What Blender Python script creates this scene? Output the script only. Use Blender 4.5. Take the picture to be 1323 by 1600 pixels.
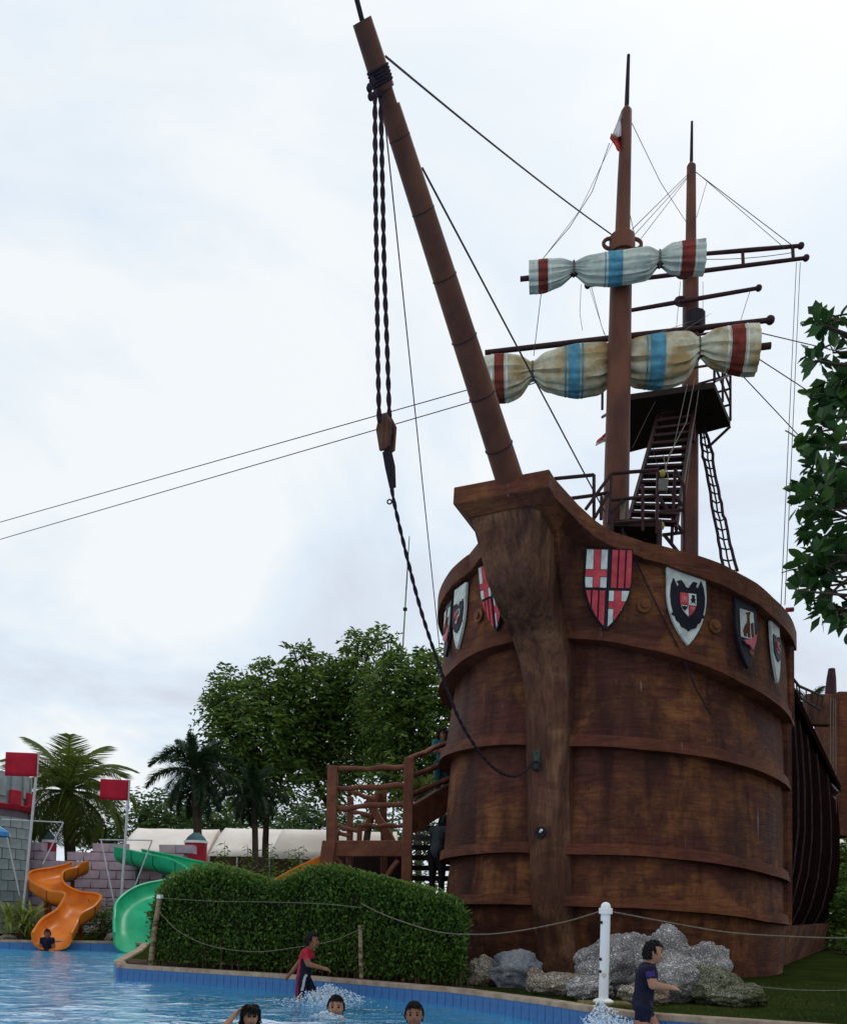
import bpy, bmesh, math, random
import numpy as np
from mathutils import Vector, Matrix, noise
from mathutils.geometry import tessellate_polygon
R = math.radians
random.seed(7); rng = np.random.default_rng(7)
for o in list(bpy.data.objects): bpy.data.objects.remove(o)
scene = bpy.context.scene
COL = scene.collection

# ---------------------------------------------------------------- camera
F = 1350.0; CX = 662.0; PIT = R(3.0); ROLL = R(1.0); EYE = 1.1
CY = 1420 - F*math.tan(PIT)
fw = np.array([0, math.cos(PIT), math.sin(PIT)]); r0 = np.array([1., 0, 0]); u0 = np.array([0, -math.sin(PIT), math.cos(PIT)])
rt = math.cos(ROLL)*r0 + math.sin(ROLL)*u0; upv = math.cos(ROLL)*u0 - math.sin(ROLL)*r0
ORG = np.array([0, 0, EYE])
cam_d = bpy.data.cameras.new('camera'); cam = bpy.data.objects.new('camera', cam_d); COL.objects.link(cam)
cam.matrix_world = Matrix(((rt[0], upv[0], -fw[0], 0), (rt[1], upv[1], -fw[1], 0), (rt[2], upv[2], -fw[2], EYE), (0, 0, 0, 1)))
cam_d.sensor_fit = 'VERTICAL'; cam_d.sensor_height = 36; cam_d.sensor_width = 36
cam_d.lens = F/1600*36; cam_d.shift_y = (CY-800)/1600; cam_d.shift_x = 0
cam_d.clip_start = 0.05; cam_d.clip_end = 2000
scene.camera = cam

# ---------------------------------------------------------------- sky, sun, exposure
SUN_EL, SUN_AZ = 58.0, 35.0      # azimuth measured from +Y (away from the camera) towards +X
w = bpy.data.worlds.new('World'); scene.world = w; w.use_nodes = True
nt = w.node_tree; N = nt.nodes; LK = nt.links; N.clear()
out = N.new('ShaderNodeOutputWorld'); bg = N.new('ShaderNodeBackground'); bg.inputs[1].default_value = 0.1
sky = N.new('ShaderNodeTexSky'); sky.sky_type = 'NISHITA'; sky.sun_disc = False
sky.sun_elevation = R(SUN_EL); sky.sun_rotation = R(SUN_AZ); sky.air_density = 1.2; sky.dust_density = 3.0
tc = N.new('ShaderNodeTexCoord'); sep = N.new('ShaderNodeSeparateXYZ'); LK.new(tc.outputs['Generated'], sep.inputs[0])
za = N.new('ShaderNodeMath'); za.operation = 'MAXIMUM'; LK.new(sep.outputs[2], za.inputs[0]); za.inputs[1].default_value = 0.0
zb = N.new('ShaderNodeMath'); zb.operation = 'ADD'; LK.new(za.outputs[0], zb.inputs[0]); zb.inputs[1].default_value = 0.22
dv = N.new('ShaderNodeVectorMath'); dv.operation = 'DIVIDE'; LK.new(tc.outputs['Generated'], dv.inputs[0])
cb = N.new('ShaderNodeCombineXYZ')
for i in range(3): LK.new(zb.outputs[0], cb.inputs[i])
LK.new(cb.outputs[0], dv.inputs[1])
mp = N.new('ShaderNodeMapping'); mp.inputs['Location'].default_value = (3.1, 1.7, 0.4); mp.inputs['Scale'].default_value = (1.0, 1.0, 0.6); LK.new(dv.outputs[0], mp.inputs[0])
n1 = N.new('ShaderNodeTexNoise'); n1.inputs['Scale'].default_value = 1.15; n1.inputs['Detail'].default_value = 7; n1.inputs['Roughness'].default_value = 0.55; n1.inputs['Distortion'].default_value = 0.5
LK.new(mp.outputs[0], n1.inputs['Vector'])
cr = N.new('ShaderNodeValToRGB'); e = cr.color_ramp.elements
e[0].position = 0.36; e[0].color = (0.69, 0.73, 0.83, 1); e[1].position = 0.60; e[1].color = (0.94, 0.98, 1.0, 1)
e2 = cr.color_ramp.elements.new(0.48); e2.color = (0.77, 0.87, 0.97, 1)
LK.new(n1.outputs[0], cr.inputs[0])
sc_ = N.new('ShaderNodeVectorMath'); sc_.operation = 'SCALE'; LK.new(cr.outputs[0], sc_.inputs[0]); sc_.inputs[3].default_value = 10.0
mx = N.new('ShaderNodeMixRGB'); mx.inputs[0].default_value = 0.93
LK.new(sky.outputs[0], mx.inputs[1]); LK.new(sc_.outputs[0], mx.inputs[2]); LK.new(mx.outputs[0], bg.inputs[0]); LK.new(bg.outputs[0], out.inputs[0])
sl = bpy.data.lights.new('sun', 'SUN'); sl.energy = 0.9; sl.angle = R(14); sl.color = (1, 0.96, 0.9)
so = bpy.data.objects.new('sun', sl); COL.objects.link(so)
sdir = Vector((math.sin(R(SUN_AZ))*math.cos(R(SUN_EL)), math.cos(R(SUN_AZ))*math.cos(R(SUN_EL)), math.sin(R(SUN_EL))))
so.rotation_euler = sdir.to_track_quat('Z', 'Y').to_euler(); so.location = (0, 0, 40)
vs = scene.view_settings; vs.view_transform = 'Standard'; vs.look = 'None'; vs.exposure = 0.0; vs.gamma = 1.0; vs.use_curve_mapping = False
scene.render.engine = 'CYCLES'

# ---------------------------------------------------------------- helpers: pixels of the photograph (1323 x 1600) to places
def ray(px, py): return fw + rt*(px-CX)/F - upv*(py-CY)/F
def G(px, py, z=0.2):
    d = ray(px, py); return ORG + d*((z-EYE)/d[2])
def D(px, py, y):
    d = ray(px, py); return ORG + d*(y/d[1])
def YD(px, py, x0, y0, yaw=9.0):                      # vertical plane through (x0, y0), its right end turned towards the viewer
    d = ray(px, py); t = math.tan(R(yaw)); k = (y0 + x0*t)/(d[1] + d[0]*t); return ORG + d*k

# ---------------------------------------------------------------- helpers: objects
BASE = {}
def tag(o, label=None, cat=None, group=None, kind=None):
    if label: o['label'] = label
    if cat: o['category'] = cat
    if group: o['group'] = group
    if kind: o['kind'] = kind
    return o
def thing(name, label, cat, loc=(0, 0, 0), group=None):
    o = bpy.data.objects.new(name, None); COL.objects.link(o); o.location = loc; o.empty_display_size = 0.2
    BASE[o.name] = np.array(loc, float); tag(o, label, cat, group); return o
def link(name, me, parent, loc=None):
    o = bpy.data.objects.new(name, me); COL.objects.link(o)
    if parent is not None: o.parent = parent
    if loc is not None: o.location = loc
    BASE[o.name] = BASE[parent.name] if parent is not None else np.array(loc if loc is not None else (0, 0, 0), float)
    return o
class MB:
    def __init__(s): s.v = []; s.f = []; s.m = []; s.cur = 0
    def add(s, vs, fs):
        b = len(s.v); s.v += [tuple(p) for p in vs]; s.f += [tuple(i+b for i in f) for f in fs]; s.m += [s.cur]*len(fs); return s
    def box(s, c, sz, X=(1, 0, 0), Y=(0, 1, 0), Z=(0, 0, 1)):
        c = np.array(c, float); X = np.array(X, float)*sz[0]/2; Y = np.array(Y, float)*sz[1]/2; Z = np.array(Z, float)*sz[2]/2
        vs = [c+a*X+b*Y+d*Z for d in (-1, 1) for b in (-1, 1) for a in (-1, 1)]
        return s.add(vs, [(0, 2, 3, 1), (4, 5, 7, 6), (0, 1, 5, 4), (2, 6, 7, 3), (0, 4, 6, 2), (1, 3, 7, 5)])
    def beam(s, a, b, wd, ht, up=(0, 0, 1)):            # a box laid from a to b
        a = np.array(a, float); b = np.array(b, float); d = b-a; l = np.linalg.norm(d); d = d/l
        sd = np.cross(d, np.array(up, float)); sd = sd/np.linalg.norm(sd); u = np.cross(sd, d)
        return s.box((a+b)/2, (l, wd, ht), d, sd, u)
    def tube(s, pts, r, n=8, cap=True, fold=None):
        pts = [np.array(p, float) for p in pts]; k = len(pts); rs = r if hasattr(r, '__len__') else [r]*k
        rings = []; pu = None
        for i in range(k):
            t = pts[min(i+1, k-1)] - pts[max(i-1, 0)]; t = t/(np.linalg.norm(t)+1e-9)
            if pu is None:
                a = np.array([0, 0, 1.]) if abs(t[2]) < 0.9 else np.array([1., 0, 0])
            else: a = pu
            sd = np.cross(t, a); sd /= np.linalg.norm(sd)+1e-9; u = np.cross(sd, t); pu = u
            rings.append([pts[i] + rs[i]*(1+(fold(i, j/n) if fold else 0))*(math.cos(2*math.pi*j/n)*sd + math.sin(2*math.pi*j/n)*u) for j in range(n)])
        vs = [p for rg in rings for p in rg]
        fs = [(i*n+j, i*n+(j+1) % n, (i+1)*n+(j+1) % n, (i+1)*n+j) for i in range(k-1) for j in range(n)]
        if cap: fs += [tuple(range(n-1, -1, -1)), tuple((k-1)*n+j for j in range(n))]
        return s.add(vs, fs)
    def grid(s, rows):
        n = len(rows[0]); k = len(rows); vs = [p for rw in rows for p in rw]
        return s.add(vs, [(i*n+j, i*n+j+1, (i+1)*n+j+1, (i+1)*n+j) for i in range(k-1) for j in range(n-1)])
    def slab(s, rows_a, rows_b):                        # closed plate between two matching grids
        n = len(rows_a[0]); k = len(rows_a); b = n*k
        vs = [p for rw in rows_a for p in rw] + [p for rw in rows_b for p in rw]
        fs = [(i*n+j, i*n+j+1, (i+1)*n+j+1, (i+1)*n+j) for i in range(k-1) for j in range(n-1)]
        fs += [(b+i*n+j, b+(i+1)*n+j, b+(i+1)*n+j+1, b+i*n+j+1) for i in range(k-1) for j in range(n-1)]
        for j in range(n-1): fs += [(j+1, j, b+j, b+j+1), ((k-1)*n+j, (k-1)*n+j+1, b+(k-1)*n+j+1, b+(k-1)*n+j)]
        for i in range(k-1): fs += [(i*n, (i+1)*n, b+(i+1)*n, b+i*n), ((i+1)*n+n-1, i*n+n-1, b+i*n+n-1, b+(i+1)*n+n-1)]
        return s.add(vs, fs)
    def ell(s, c, r, X=(1, 0, 0), Y=(0, 1, 0), Z=(0, 0, 1), nu=12, nv=8, keep=None):
        c = np.array(c, float); X, Y, Z = [np.array(q, float) for q in (X, Y, Z)]
        vs = []; loc = []
        for i in range(nv+1):
            a = math.pi*i/nv
            for j in range(nu):
                b = 2*math.pi*j/nu; l = (math.sin(a)*math.cos(b), math.sin(a)*math.sin(b), math.cos(a)); loc.append(l)
                vs.append(c + X*l[0]*r[0] + Y*l[1]*r[1] + Z*l[2]*r[2])
        fs = []
        for i in range(nv):
            for j in range(nu):
                q = (i*nu+j, (i+1)*nu+j, (i+1)*nu+(j+1) % nu, i*nu+(j+1) % nu)
                if keep is None or keep(np.mean([loc[t] for t in q], axis=0)): fs.append(q)
        return s.add(vs, fs)
    def poly(s, pts2, fr, thick):                       # flat plate: fr(a, b, n) gives the place
        n = len(pts2); A = [fr(a, b, thick) for a, b in pts2]; B = [fr(a, b, 0.0) for a, b in pts2]
        tri = tessellate_polygon([[Vector((a, b, 0)) for a, b in pts2]])
        fs = [tuple(t) for t in tri] + [tuple(i+n for i in reversed(t)) for t in tri] + [(i, i+n, (i+1) % n+n, (i+1) % n) for i in range(n)]
        return s.add(A+B, fs)
    def mesh(s, name, mats, base, smooth=False, angle=40):
        me = bpy.data.meshes.new(name); b = np.array(base, float)
        me.from_pydata([tuple(np.array(p)-b) for p in s.v], [], s.f)
        for m in (mats if isinstance(mats, (list, tuple)) else [mats]): me.materials.append(m)
        if any(s.m): me.polygons.foreach_set('material_index', s.m)
        bm = bmesh.new(); bm.from_mesh(me); bmesh.ops.remove_doubles(bm, verts=bm.verts, dist=1e-5); bmesh.ops.recalc_face_normals(bm, faces=bm.faces)
        bm.to_mesh(me); bm.free()
        if smooth:
            me.shade_smooth()
            try: me.set_sharp_from_angle(angle=R(angle))
            except Exception: pass
        return me
    def build(s, name, mats, parent=None, smooth=False, angle=40, bevel=0):
        base = BASE[parent.name] if parent is not None else np.zeros(3)
        o = link(name, s.mesh(name, mats, base, smooth, angle), parent)
        if bevel:
            m = o.modifiers.new('bevel', 'BEVEL'); m.width = bevel; m.segments = 2; m.limit_method = 'ANGLE'; m.angle_limit = R(40)
        return o
def catm(p, n=8):
    p = [np.array(q) for q in p]; p = [2*p[0]-p[1]] + p + [2*p[-1]-p[-2]]; r = []
    for i in range(1, len(p)-2):
        for k in range(n):
            t = k/n; a, b, c, d = p[i-1:i+3]; r.append(.5*((2*b)+(c-a)*t+(2*a-5*b+4*c-d)*t*t+(-a+3*b-3*c+d)*t**3))
    return r + [p[-2]]
def leaf_mesh(name, mat, verts, base):                   # verts: (n, 4, 3) array of leaf quads
    v = np.asarray(verts, np.float32).reshape(-1, 3) - np.asarray(base, np.float32); n = len(v)//4
    me = bpy.data.meshes.new(name); me.vertices.add(len(v)); me.vertices.foreach_set('co', v.ravel())
    me.loops.add(len(v)); me.polygons.add(n)
    me.loops.foreach_set('vertex_index', np.arange(len(v), dtype=np.int32))
    me.polygons.foreach_set('loop_start', np.arange(0, len(v), 4, dtype=np.int32))
    me.update(calc_edges=True); me.validate(); me.materials.append(mat); return me
def leaves(p, d, length, width, bend=0.0):               # diamonds from p along d
    p = np.asarray(p); d = np.asarray(d); n = len(p)
    d = d/np.linalg.norm(d, axis=1, keepdims=True)
    q = rng.normal(size=(n, 3)); s = np.cross(d, q); s /= np.linalg.norm(s, axis=1, keepdims=True)
    l = np.broadcast_to(np.asarray(length, float).reshape(-1, 1), (n, 1)); wd = np.broadcast_to(np.asarray(width, float).reshape(-1, 1), (n, 1))
    mid = p + d*l*0.5; tip = p + d*l; tip[:, 2] -= bend*l[:, 0]
    return np.stack([p, mid+s*wd*0.5, tip, mid-s*wd*0.5], axis=1)

# ---------------------------------------------------------------- materials
def new_mat(name):
    m = bpy.data.materials.new(name); m.use_nodes = True; n = m.node_tree.nodes; return m, n, m.node_tree.links, n['Principled BSDF']
def mat(name, c1, c2=None, rough=0.7, scale=4.0, stretch=(1, 1, 1), bump=0.0, bscale=None, metal=0.0, detail=6, lo=0.35, hi=0.65, spec=0.12, coord='Object'):
    m, n, l, b = new_mat(name)
    b.inputs['Roughness'].default_value = rough; b.inputs['Metallic'].default_value = metal; b.inputs['Specular IOR Level'].default_value = spec
    c2 = c2 or tuple(x*0.7 for x in c1)
    t = n.new('ShaderNodeTexCoord'); mp = n.new('ShaderNodeMapping'); mp.inputs['Scale'].default_value = stretch; l.new(t.outputs[coord], mp.inputs[0])
    no = n.new('ShaderNodeTexNoise'); no.inputs['Scale'].default_value = scale; no.inputs['Detail'].default_value = detail; no.inputs['Roughness'].default_value = 0.6; l.new(mp.outputs[0], no.inputs['Vector'])
    r = n.new('ShaderNodeValToRGB'); r.color_ramp.elements[0].position = lo; r.color_ramp.elements[1].position = hi
    r.color_ramp.elements[0].color = (*c2, 1); r.color_ramp.elements[1].color = (*c1, 1); l.new(no.outputs[0], r.inputs[0]); l.new(r.outputs[0], b.inputs['Base Color'])
    if bump:
        bp = n.new('ShaderNodeBump'); bp.inputs['Strength'].default_value = bump; bp.inputs['Distance'].default_value = 0.02
        if bscale:
            n2 = n.new('ShaderNodeTexNoise'); n2.inputs['Scale'].default_value = bscale; n2.inputs['Detail'].default_value = 5; l.new(mp.outputs[0], n2.inputs['Vector']); l.new(n2.outputs[0], bp.inputs['Height'])
        else: l.new(no.outputs[0], bp.inputs['Height'])
        l.new(bp.outputs[0], b.inputs['Normal'])
    return m
def hull_mat(name, light, mid, dark, stain=1.0, spec=0.06, vert=False):
    m, n, l, b = new_mat(name); b.inputs['Roughness'].default_value = 0.62; b.inputs['Specular IOR Level'].default_value = spec
    t = n.new('ShaderNodeTexCoord')
    def ns(sx, scale, det=6, rough=0.6, dist=0.0):
        mp = n.new('ShaderNodeMapping'); mp.inputs['Scale'].default_value = sx; l.new(t.outputs['Object'], mp.inputs[0])
        q = n.new('ShaderNodeTexNoise'); q.inputs['Scale'].default_value = scale; q.inputs['Detail'].default_value = det; q.inputs['Roughness'].default_value = rough; q.inputs['Distortion'].default_value = dist
        l.new(mp.outputs[0], q.inputs['Vector']); return q
    def ramp(src, p0, c0, p1, c1):
        r = n.new('ShaderNodeValToRGB'); r.color_ramp.elements[0].position = p0; r.color_ramp.elements[0].color = c0; r.color_ramp.elements[1].position = p1; r.color_ramp.elements[1].color = c1; l.new(src.outputs[0], r.inputs[0]); return r
    def mix(a, bb, f, typ='MIX'):
        q = n.new('ShaderNodeMixRGB'); q.blend_type = typ; l.new(f, q.inputs[0]) if not isinstance(f, float) else setattr(q.inputs[0], 'default_value', f); l.new(a, q.inputs[1])
        if isinstance(bb, tuple): q.inputs[2].default_value = bb
        else: l.new(bb, q.inputs[2])
        return q.outputs[0]
    grain = ns((9, 9, 0.9) if vert else (1.4, 1.4, 10), 1.6, 9, 0.66, 1.0); patch = ns((1, 1, 0.75), 0.95, 5, 0.6, 0.7); drip = ns((2.6, 2.6, 0.30), 1.3, 5, 0.65, 0.5); fine = ns((30, 30, 2.5) if vert else (3, 3, 40), 3.0, 4)
    white = ns((9, 9, 0.7), 1.6, 3, 0.5); wm = ns((1, 1, 1), 0.9, 2, 0.5); cell = ns((6, 6, 7), 2.5, 3)
    base = ramp(patch, 0.43, (*mid, 1), 0.60, (*light, 1)).outputs[0]
    red = ns((0.8, 0.8, 1.3), 1.5, 5, 0.6, 0.8)
    base = mix(base, (mid[0]*1.18, mid[1]*1.04, mid[2]*1.25, 1), ramp(red, 0.45, (0, 0, 0, 1), 0.60, (0.8, 0.8, 0.8, 1)).outputs[0])
    g = ramp(grain, 0.36, (0.58, 0.54, 0.54, 1), 0.64, (1.22, 1.18, 1.14, 1)).outputs[0]
    c = mix(base, g, 0.8, 'MULTIPLY')
    dm = ramp(drip, 0.47, (0, 0, 0, 1), 0.70, (0.75*stain, 0.75*stain, 0.75*stain, 1)).outputs[0]
    c = mix(c, (*dark, 1), dm)
    cm = ramp(cell, 0.56, (0, 0, 0, 1), 0.70, (0.35, 0.35, 0.35, 1)).outputs[0]
    c = mix(c, (*dark, 1), cm)
    wmask = n.new('ShaderNodeMath'); wmask.operation = 'MULTIPLY'
    l.new(ramp(white, 0.68, (0, 0, 0, 1), 0.76, (0.35, 0.35, 0.35, 1)).outputs[0], wmask.inputs[0]); l.new(ramp(wm, 0.5, (0, 0, 0, 1), 0.6, (1, 1, 1, 1)).outputs[0], wmask.inputs[1])
    c = mix(c, (0.42, 0.36, 0.36, 1), wmask.outputs[0]); l.new(c, b.inputs['Base Color'])
    bp = n.new('ShaderNodeBump'); bp.inputs['Strength'].default_value = 0.55; bp.inputs['Distance'].default_value = 0.03; l.new(grain.outputs[0], bp.inputs['Height'])
    b2 = n.new('ShaderNodeBump'); b2.inputs['Strength'].default_value = 0.3; b2.inputs['Distance'].default_value = 0.012; l.new(fine.outputs[0], b2.inputs['Height']); l.new(bp.outputs[0], b2.inputs['Normal']); l.new(b2.outputs[0], b.inputs['Normal'])
    rr = ramp(patch, 0.3, (0.5, 0.5, 0.5, 1), 0.7, (0.75, 0.75, 0.75, 1)); l.new(rr.outputs[0], b.inputs['Roughness'])
    return m
def leaf_mat(name, cols, trans=0.25, rough=0.5):
    m, n, l, b = new_mat(name); b.inputs['Roughness'].default_value = rough; b.inputs['Specular IOR Level'].default_value = 0.2
    g = n.new('ShaderNodeNewGeometry'); r = n.new('ShaderNodeValToRGB'); els = r.color_ramp.elements
    for i, c in enumerate(cols):
        p = i/(len(cols)-1)
        if i == 0: els[0].position = 0; els[0].color = (*c, 1)
        elif i == len(cols)-1: els[-1].position = 1; els[-1].color = (*c, 1)
        else:
            q = els.new(p); q.color = (*c, 1)
    l.new(g.outputs['Random Per Island'], r.inputs[0]); l.new(r.outputs[0], b.inputs['Base Color'])
    tr = n.new('ShaderNodeBsdfTranslucent'); l.new(r.outputs[0], tr.inputs[0]); mxs = n.new('ShaderNodeMixShader'); mxs.inputs[0].default_value = trans
    l.new(b.outputs[0], mxs.inputs[1]); l.new(tr.outputs[0], mxs.inputs[2]); l.new(mxs.outputs[0], n['Material Output'].inputs[0]); return m
m_hull = hull_mat('hull_wood', (0.215, 0.086, 0.036), (0.074, 0.029, 0.0195), (0.022, 0.010, 0.009))
m_hull_shaded = hull_mat('hull_wood_aft_shaded', (0.016, 0.007, 0.006), (0.010, 0.005, 0.005), (0.005, 0.003, 0.003), 1.0, 0.0)  # hull wood for the aft side, its shadow darkened into the colour
m_rail = hull_mat('rail_wood', (0.185, 0.070, 0.032), (0.105, 0.039, 0.023), (0.035, 0.015, 0.012), 0.5)
m_stem = hull_mat('stem_wood', (0.205, 0.105, 0.060), (0.092, 0.043, 0.027), (0.018, 0.010, 0.010), 1.1, 0.06, True)
m_mast = mat('mast_paint', (0.15, 0.056, 0.032), (0.072, 0.028, 0.022), 0.5, 1.6, (1, 1, 0.5), 0.15, 20)
m_pipe = mat('brown_pipe_paint', (0.050, 0.020, 0.022), (0.028, 0.012, 0.014), 0.5, 6)
m_dark = mat('dark_iron', (0.02, 0.016, 0.02), (0.012, 0.01, 0.014), 0.6, 8)
m_rope_d = mat('tarred_rope', (0.035, 0.022, 0.028), (0.018, 0.012, 0.018), 0.9, 30, bump=0.4)
m_rope_l = mat('sisal_rope', (0.20, 0.17, 0.125), (0.12, 0.10, 0.075), 0.9, 30, bump=0.3)
m_wire = mat('rigging_wire', (0.075, 0.065, 0.07), (0.045, 0.04, 0.045), 0.6, 20)
m_sail = mat('sail_cloth', (0.52, 0.55, 0.47), (0.25, 0.29, 0.28), 0.85, 3.0, (1, 1, 1), 0.3, 25, lo=0.3, hi=0.55)
m_sail_o = mat('sail_cloth_stained', (0.58, 0.56, 0.42), (0.37, 0.25, 0.11), 0.85, 1.6, (1, 1, 1), 0.3, 25, lo=0.40, hi=0.58)
m_red_s = mat('sail_red', (0.23, 0.045, 0.03), (0.13, 0.028, 0.024), 0.85, 6)
m_blue_s = mat('sail_blue', (0.105, 0.31, 0.41), (0.06, 0.19, 0.27), 0.85, 6)
m_white_p = mat('white_paint', (0.78, 0.78, 0.76), (0.5, 0.46, 0.40), 0.5, 7, lo=0.2, hi=0.42)
m_shield_w = mat('shield_white', (0.62, 0.66, 0.60), (0.38, 0.41, 0.38), 0.6, 5, lo=0.3, hi=0.55)
m_shield_r = mat('shield_red', (0.62, 0.075, 0.085), (0.38, 0.04, 0.055), 0.55, 6)
m_shield_p = mat('shield_pink', (0.66, 0.17, 0.19), (0.45, 0.10, 0.12), 0.55, 6)
m_shield_k = mat('shield_black', (0.018, 0.016, 0.026), (0.01, 0.01, 0.016), 0.5, 6)
m_boss = mat('boss_ochre', (0.24, 0.09, 0.03), (0.12, 0.045, 0.02), 0.6, 8)
m_green_stain = mat('verdigris', (0.05, 0.085, 0.065), (0.02, 0.03, 0.025), 0.7, 14)
m_log = mat('brown_log', (0.20, 0.075, 0.042), (0.11, 0.04, 0.026), 0.65, 4, (1, 1, 1), 0.35, 18)
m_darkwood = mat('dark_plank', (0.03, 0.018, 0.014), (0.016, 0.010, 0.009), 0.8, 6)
print('head ok')

# ================================================================ SETTING: ground, pool
far = [(-60, 19.6), (-9.6, 20.1), (-6.9, 20.5), (-6.3, 19.6), (-5.6, 17.0), (-4.8, 13.6)]
near = [tuple(G(a, b)[:2]) for a, b in [(188, 1508), (300, 1515), (450, 1524), (600, 1536), (655, 1541), (706, 1545), (762, 1552), (847, 1563), (931, 1576), (985, 1583), (1034, 1587), (1182, 1597), (1320, 1606)]]
def smooth_line(p, it=2):
    for _ in range(it):
        q = [p[0]]
        for a, b in zip(p[:-1], p[1:]): q += [(a[0]*.75+b[0]*.25, a[1]*.75+b[1]*.25), (a[0]*.25+b[0]*.75, a[1]*.25+b[1]*.75)]
        p = q + [p[-1]]
    return p
near = [near[0]] + smooth_line(near[1:], 2)
edge = far + near + [(5.2, 6.4), (9, 5.4), (40, 1)]
GZ = 0.2
poly = edge + [(500, -30), (500, 900), (-500, 900), (-500, 19.6)]
m_grass = mat('lawn', (0.028, 0.040, 0.009), (0.015, 0.022, 0.006), 0.95, 1.8, bump=0.5, bscale=60, spec=0.0)
tri = tessellate_polygon([[Vector((a, b, 0)) for a, b in poly]])
mb = MB().add([(a, b, GZ-0.03) for a, b in poly], [tuple(t) for t in tri])
g = mb.build('ground', m_grass); tag(g, kind='structure')
# coping
def offset_line(p, d):
    r = []
    for i in range(len(p)):
        a = np.array(p[max(i-1, 0)]); b = np.array(p[min(i+1, len(p)-1)]); t = (b-a)/np.linalg.norm(b-a); r.append((p[i][0]-t[1]*d, p[i][1]+t[0]*d))
    return r
m_coping = mat('coping_stone', (0.40, 0.31, 0.23), (0.24, 0.17, 0.12), 0.8, 6, bump=0.3, bscale=40)
inn = offset_line(edge, -0.015); o2 = offset_line(edge, 0.13)
mb = MB().slab([[(a, b, GZ+0.012) for a, b in inn], [(a, b, GZ+0.012) for a, b in o2]], [[(a, b, GZ-0.045) for a, b in inn], [(a, b, GZ-0.045) for a, b in o2]])
tag(mb.build('pool_coping', m_coping, bevel=0.008), kind='structure')
# pool basin
POOL_Z = -0.30
m_tile = mat('pool_tile', (0.060, 0.165, 0.37), (0.045, 0.13, 0.30), 0.3, 9)
m_grout = mat('pool_grout', (0.03, 0.09, 0.24), None, 0.7)
def pool_floor_mat():
    m, n, l, b = new_mat('pool_floor_tiles'); b.inputs['Roughness'].default_value = 0.4
    t = n.new('ShaderNodeTexCoord'); br = n.new('ShaderNodeTexBrick'); br.offset = 0; br.inputs['Scale'].default_value = 1; br.inputs['Brick Width'].default_value = 0.2; br.inputs['Row Height'].default_value = 0.2; br.inputs['Mortar Size'].default_value = 0.008
    br.inputs['Color1'].default_value = (0.12, 0.42, 0.72, 1); br.inputs['Color2'].default_value = (0.10, 0.36, 0.66, 1); br.inputs['Mortar'].default_value = (0.20, 0.45, 0.62, 1)
    l.new(t.outputs['Object'], br.inputs[0]); l.new(br.outputs[0], b.inputs['Base Color']); return m
fl = MB().add([(-90, -30, POOL_Z), (60, -30, POOL_Z), (60, 24, POOL_Z), (-90, 24, POOL_Z)], [(0, 1, 2, 3)]).build('pool_floor', pool_floor_mat()); tag(fl, kind='structure')
wall_in = offset_line(edge, 0.012)
mb = MB().grid([[(a, b, POOL_Z-0.05) for a, b in wall_in], [(a, b, GZ-0.047) for a, b in wall_in]])
pw = mb.build('pool_wall', m_grout); tag(pw, kind='structure')
TW, TH = 0.118, 0.19
tm = MB().box((0, 0, 0), (TW-0.006, 0.016, TH)).mesh('tile', m_tile, (0, 0, 0))
def lay_tiles(line, tw, mesh, zc, start=0.0):
    ln = [np.array(p) for p in line]; acc = start
    for a, b in zip(ln[:-1], ln[1:]):
        d = b-a; l = np.linalg.norm(d); d = d/l
        while acc < l:
            p = a + d*acc; o = link('tile', mesh, pw, (p[0], p[1], zc)); o.rotation_euler[2] = math.atan2(d[1], d[0]); acc += tw
        acc -= l
lay_tiles(near, TW, tm, GZ-0.045-TH/2)
lay_tiles([(-4.8, 13.6), near[0]], TW, tm, GZ-0.045-TH/2)
tm2 = MB().box((0, 0, 0), (0.294, 0.016, TH)).mesh('tile', m_tile, (0, 0, 0))
lay_tiles([(-11.5, 20.06), (-9.6, 20.1), (-6.9, 20.5)], 0.3, tm2, GZ-0.045-TH/2)
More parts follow.
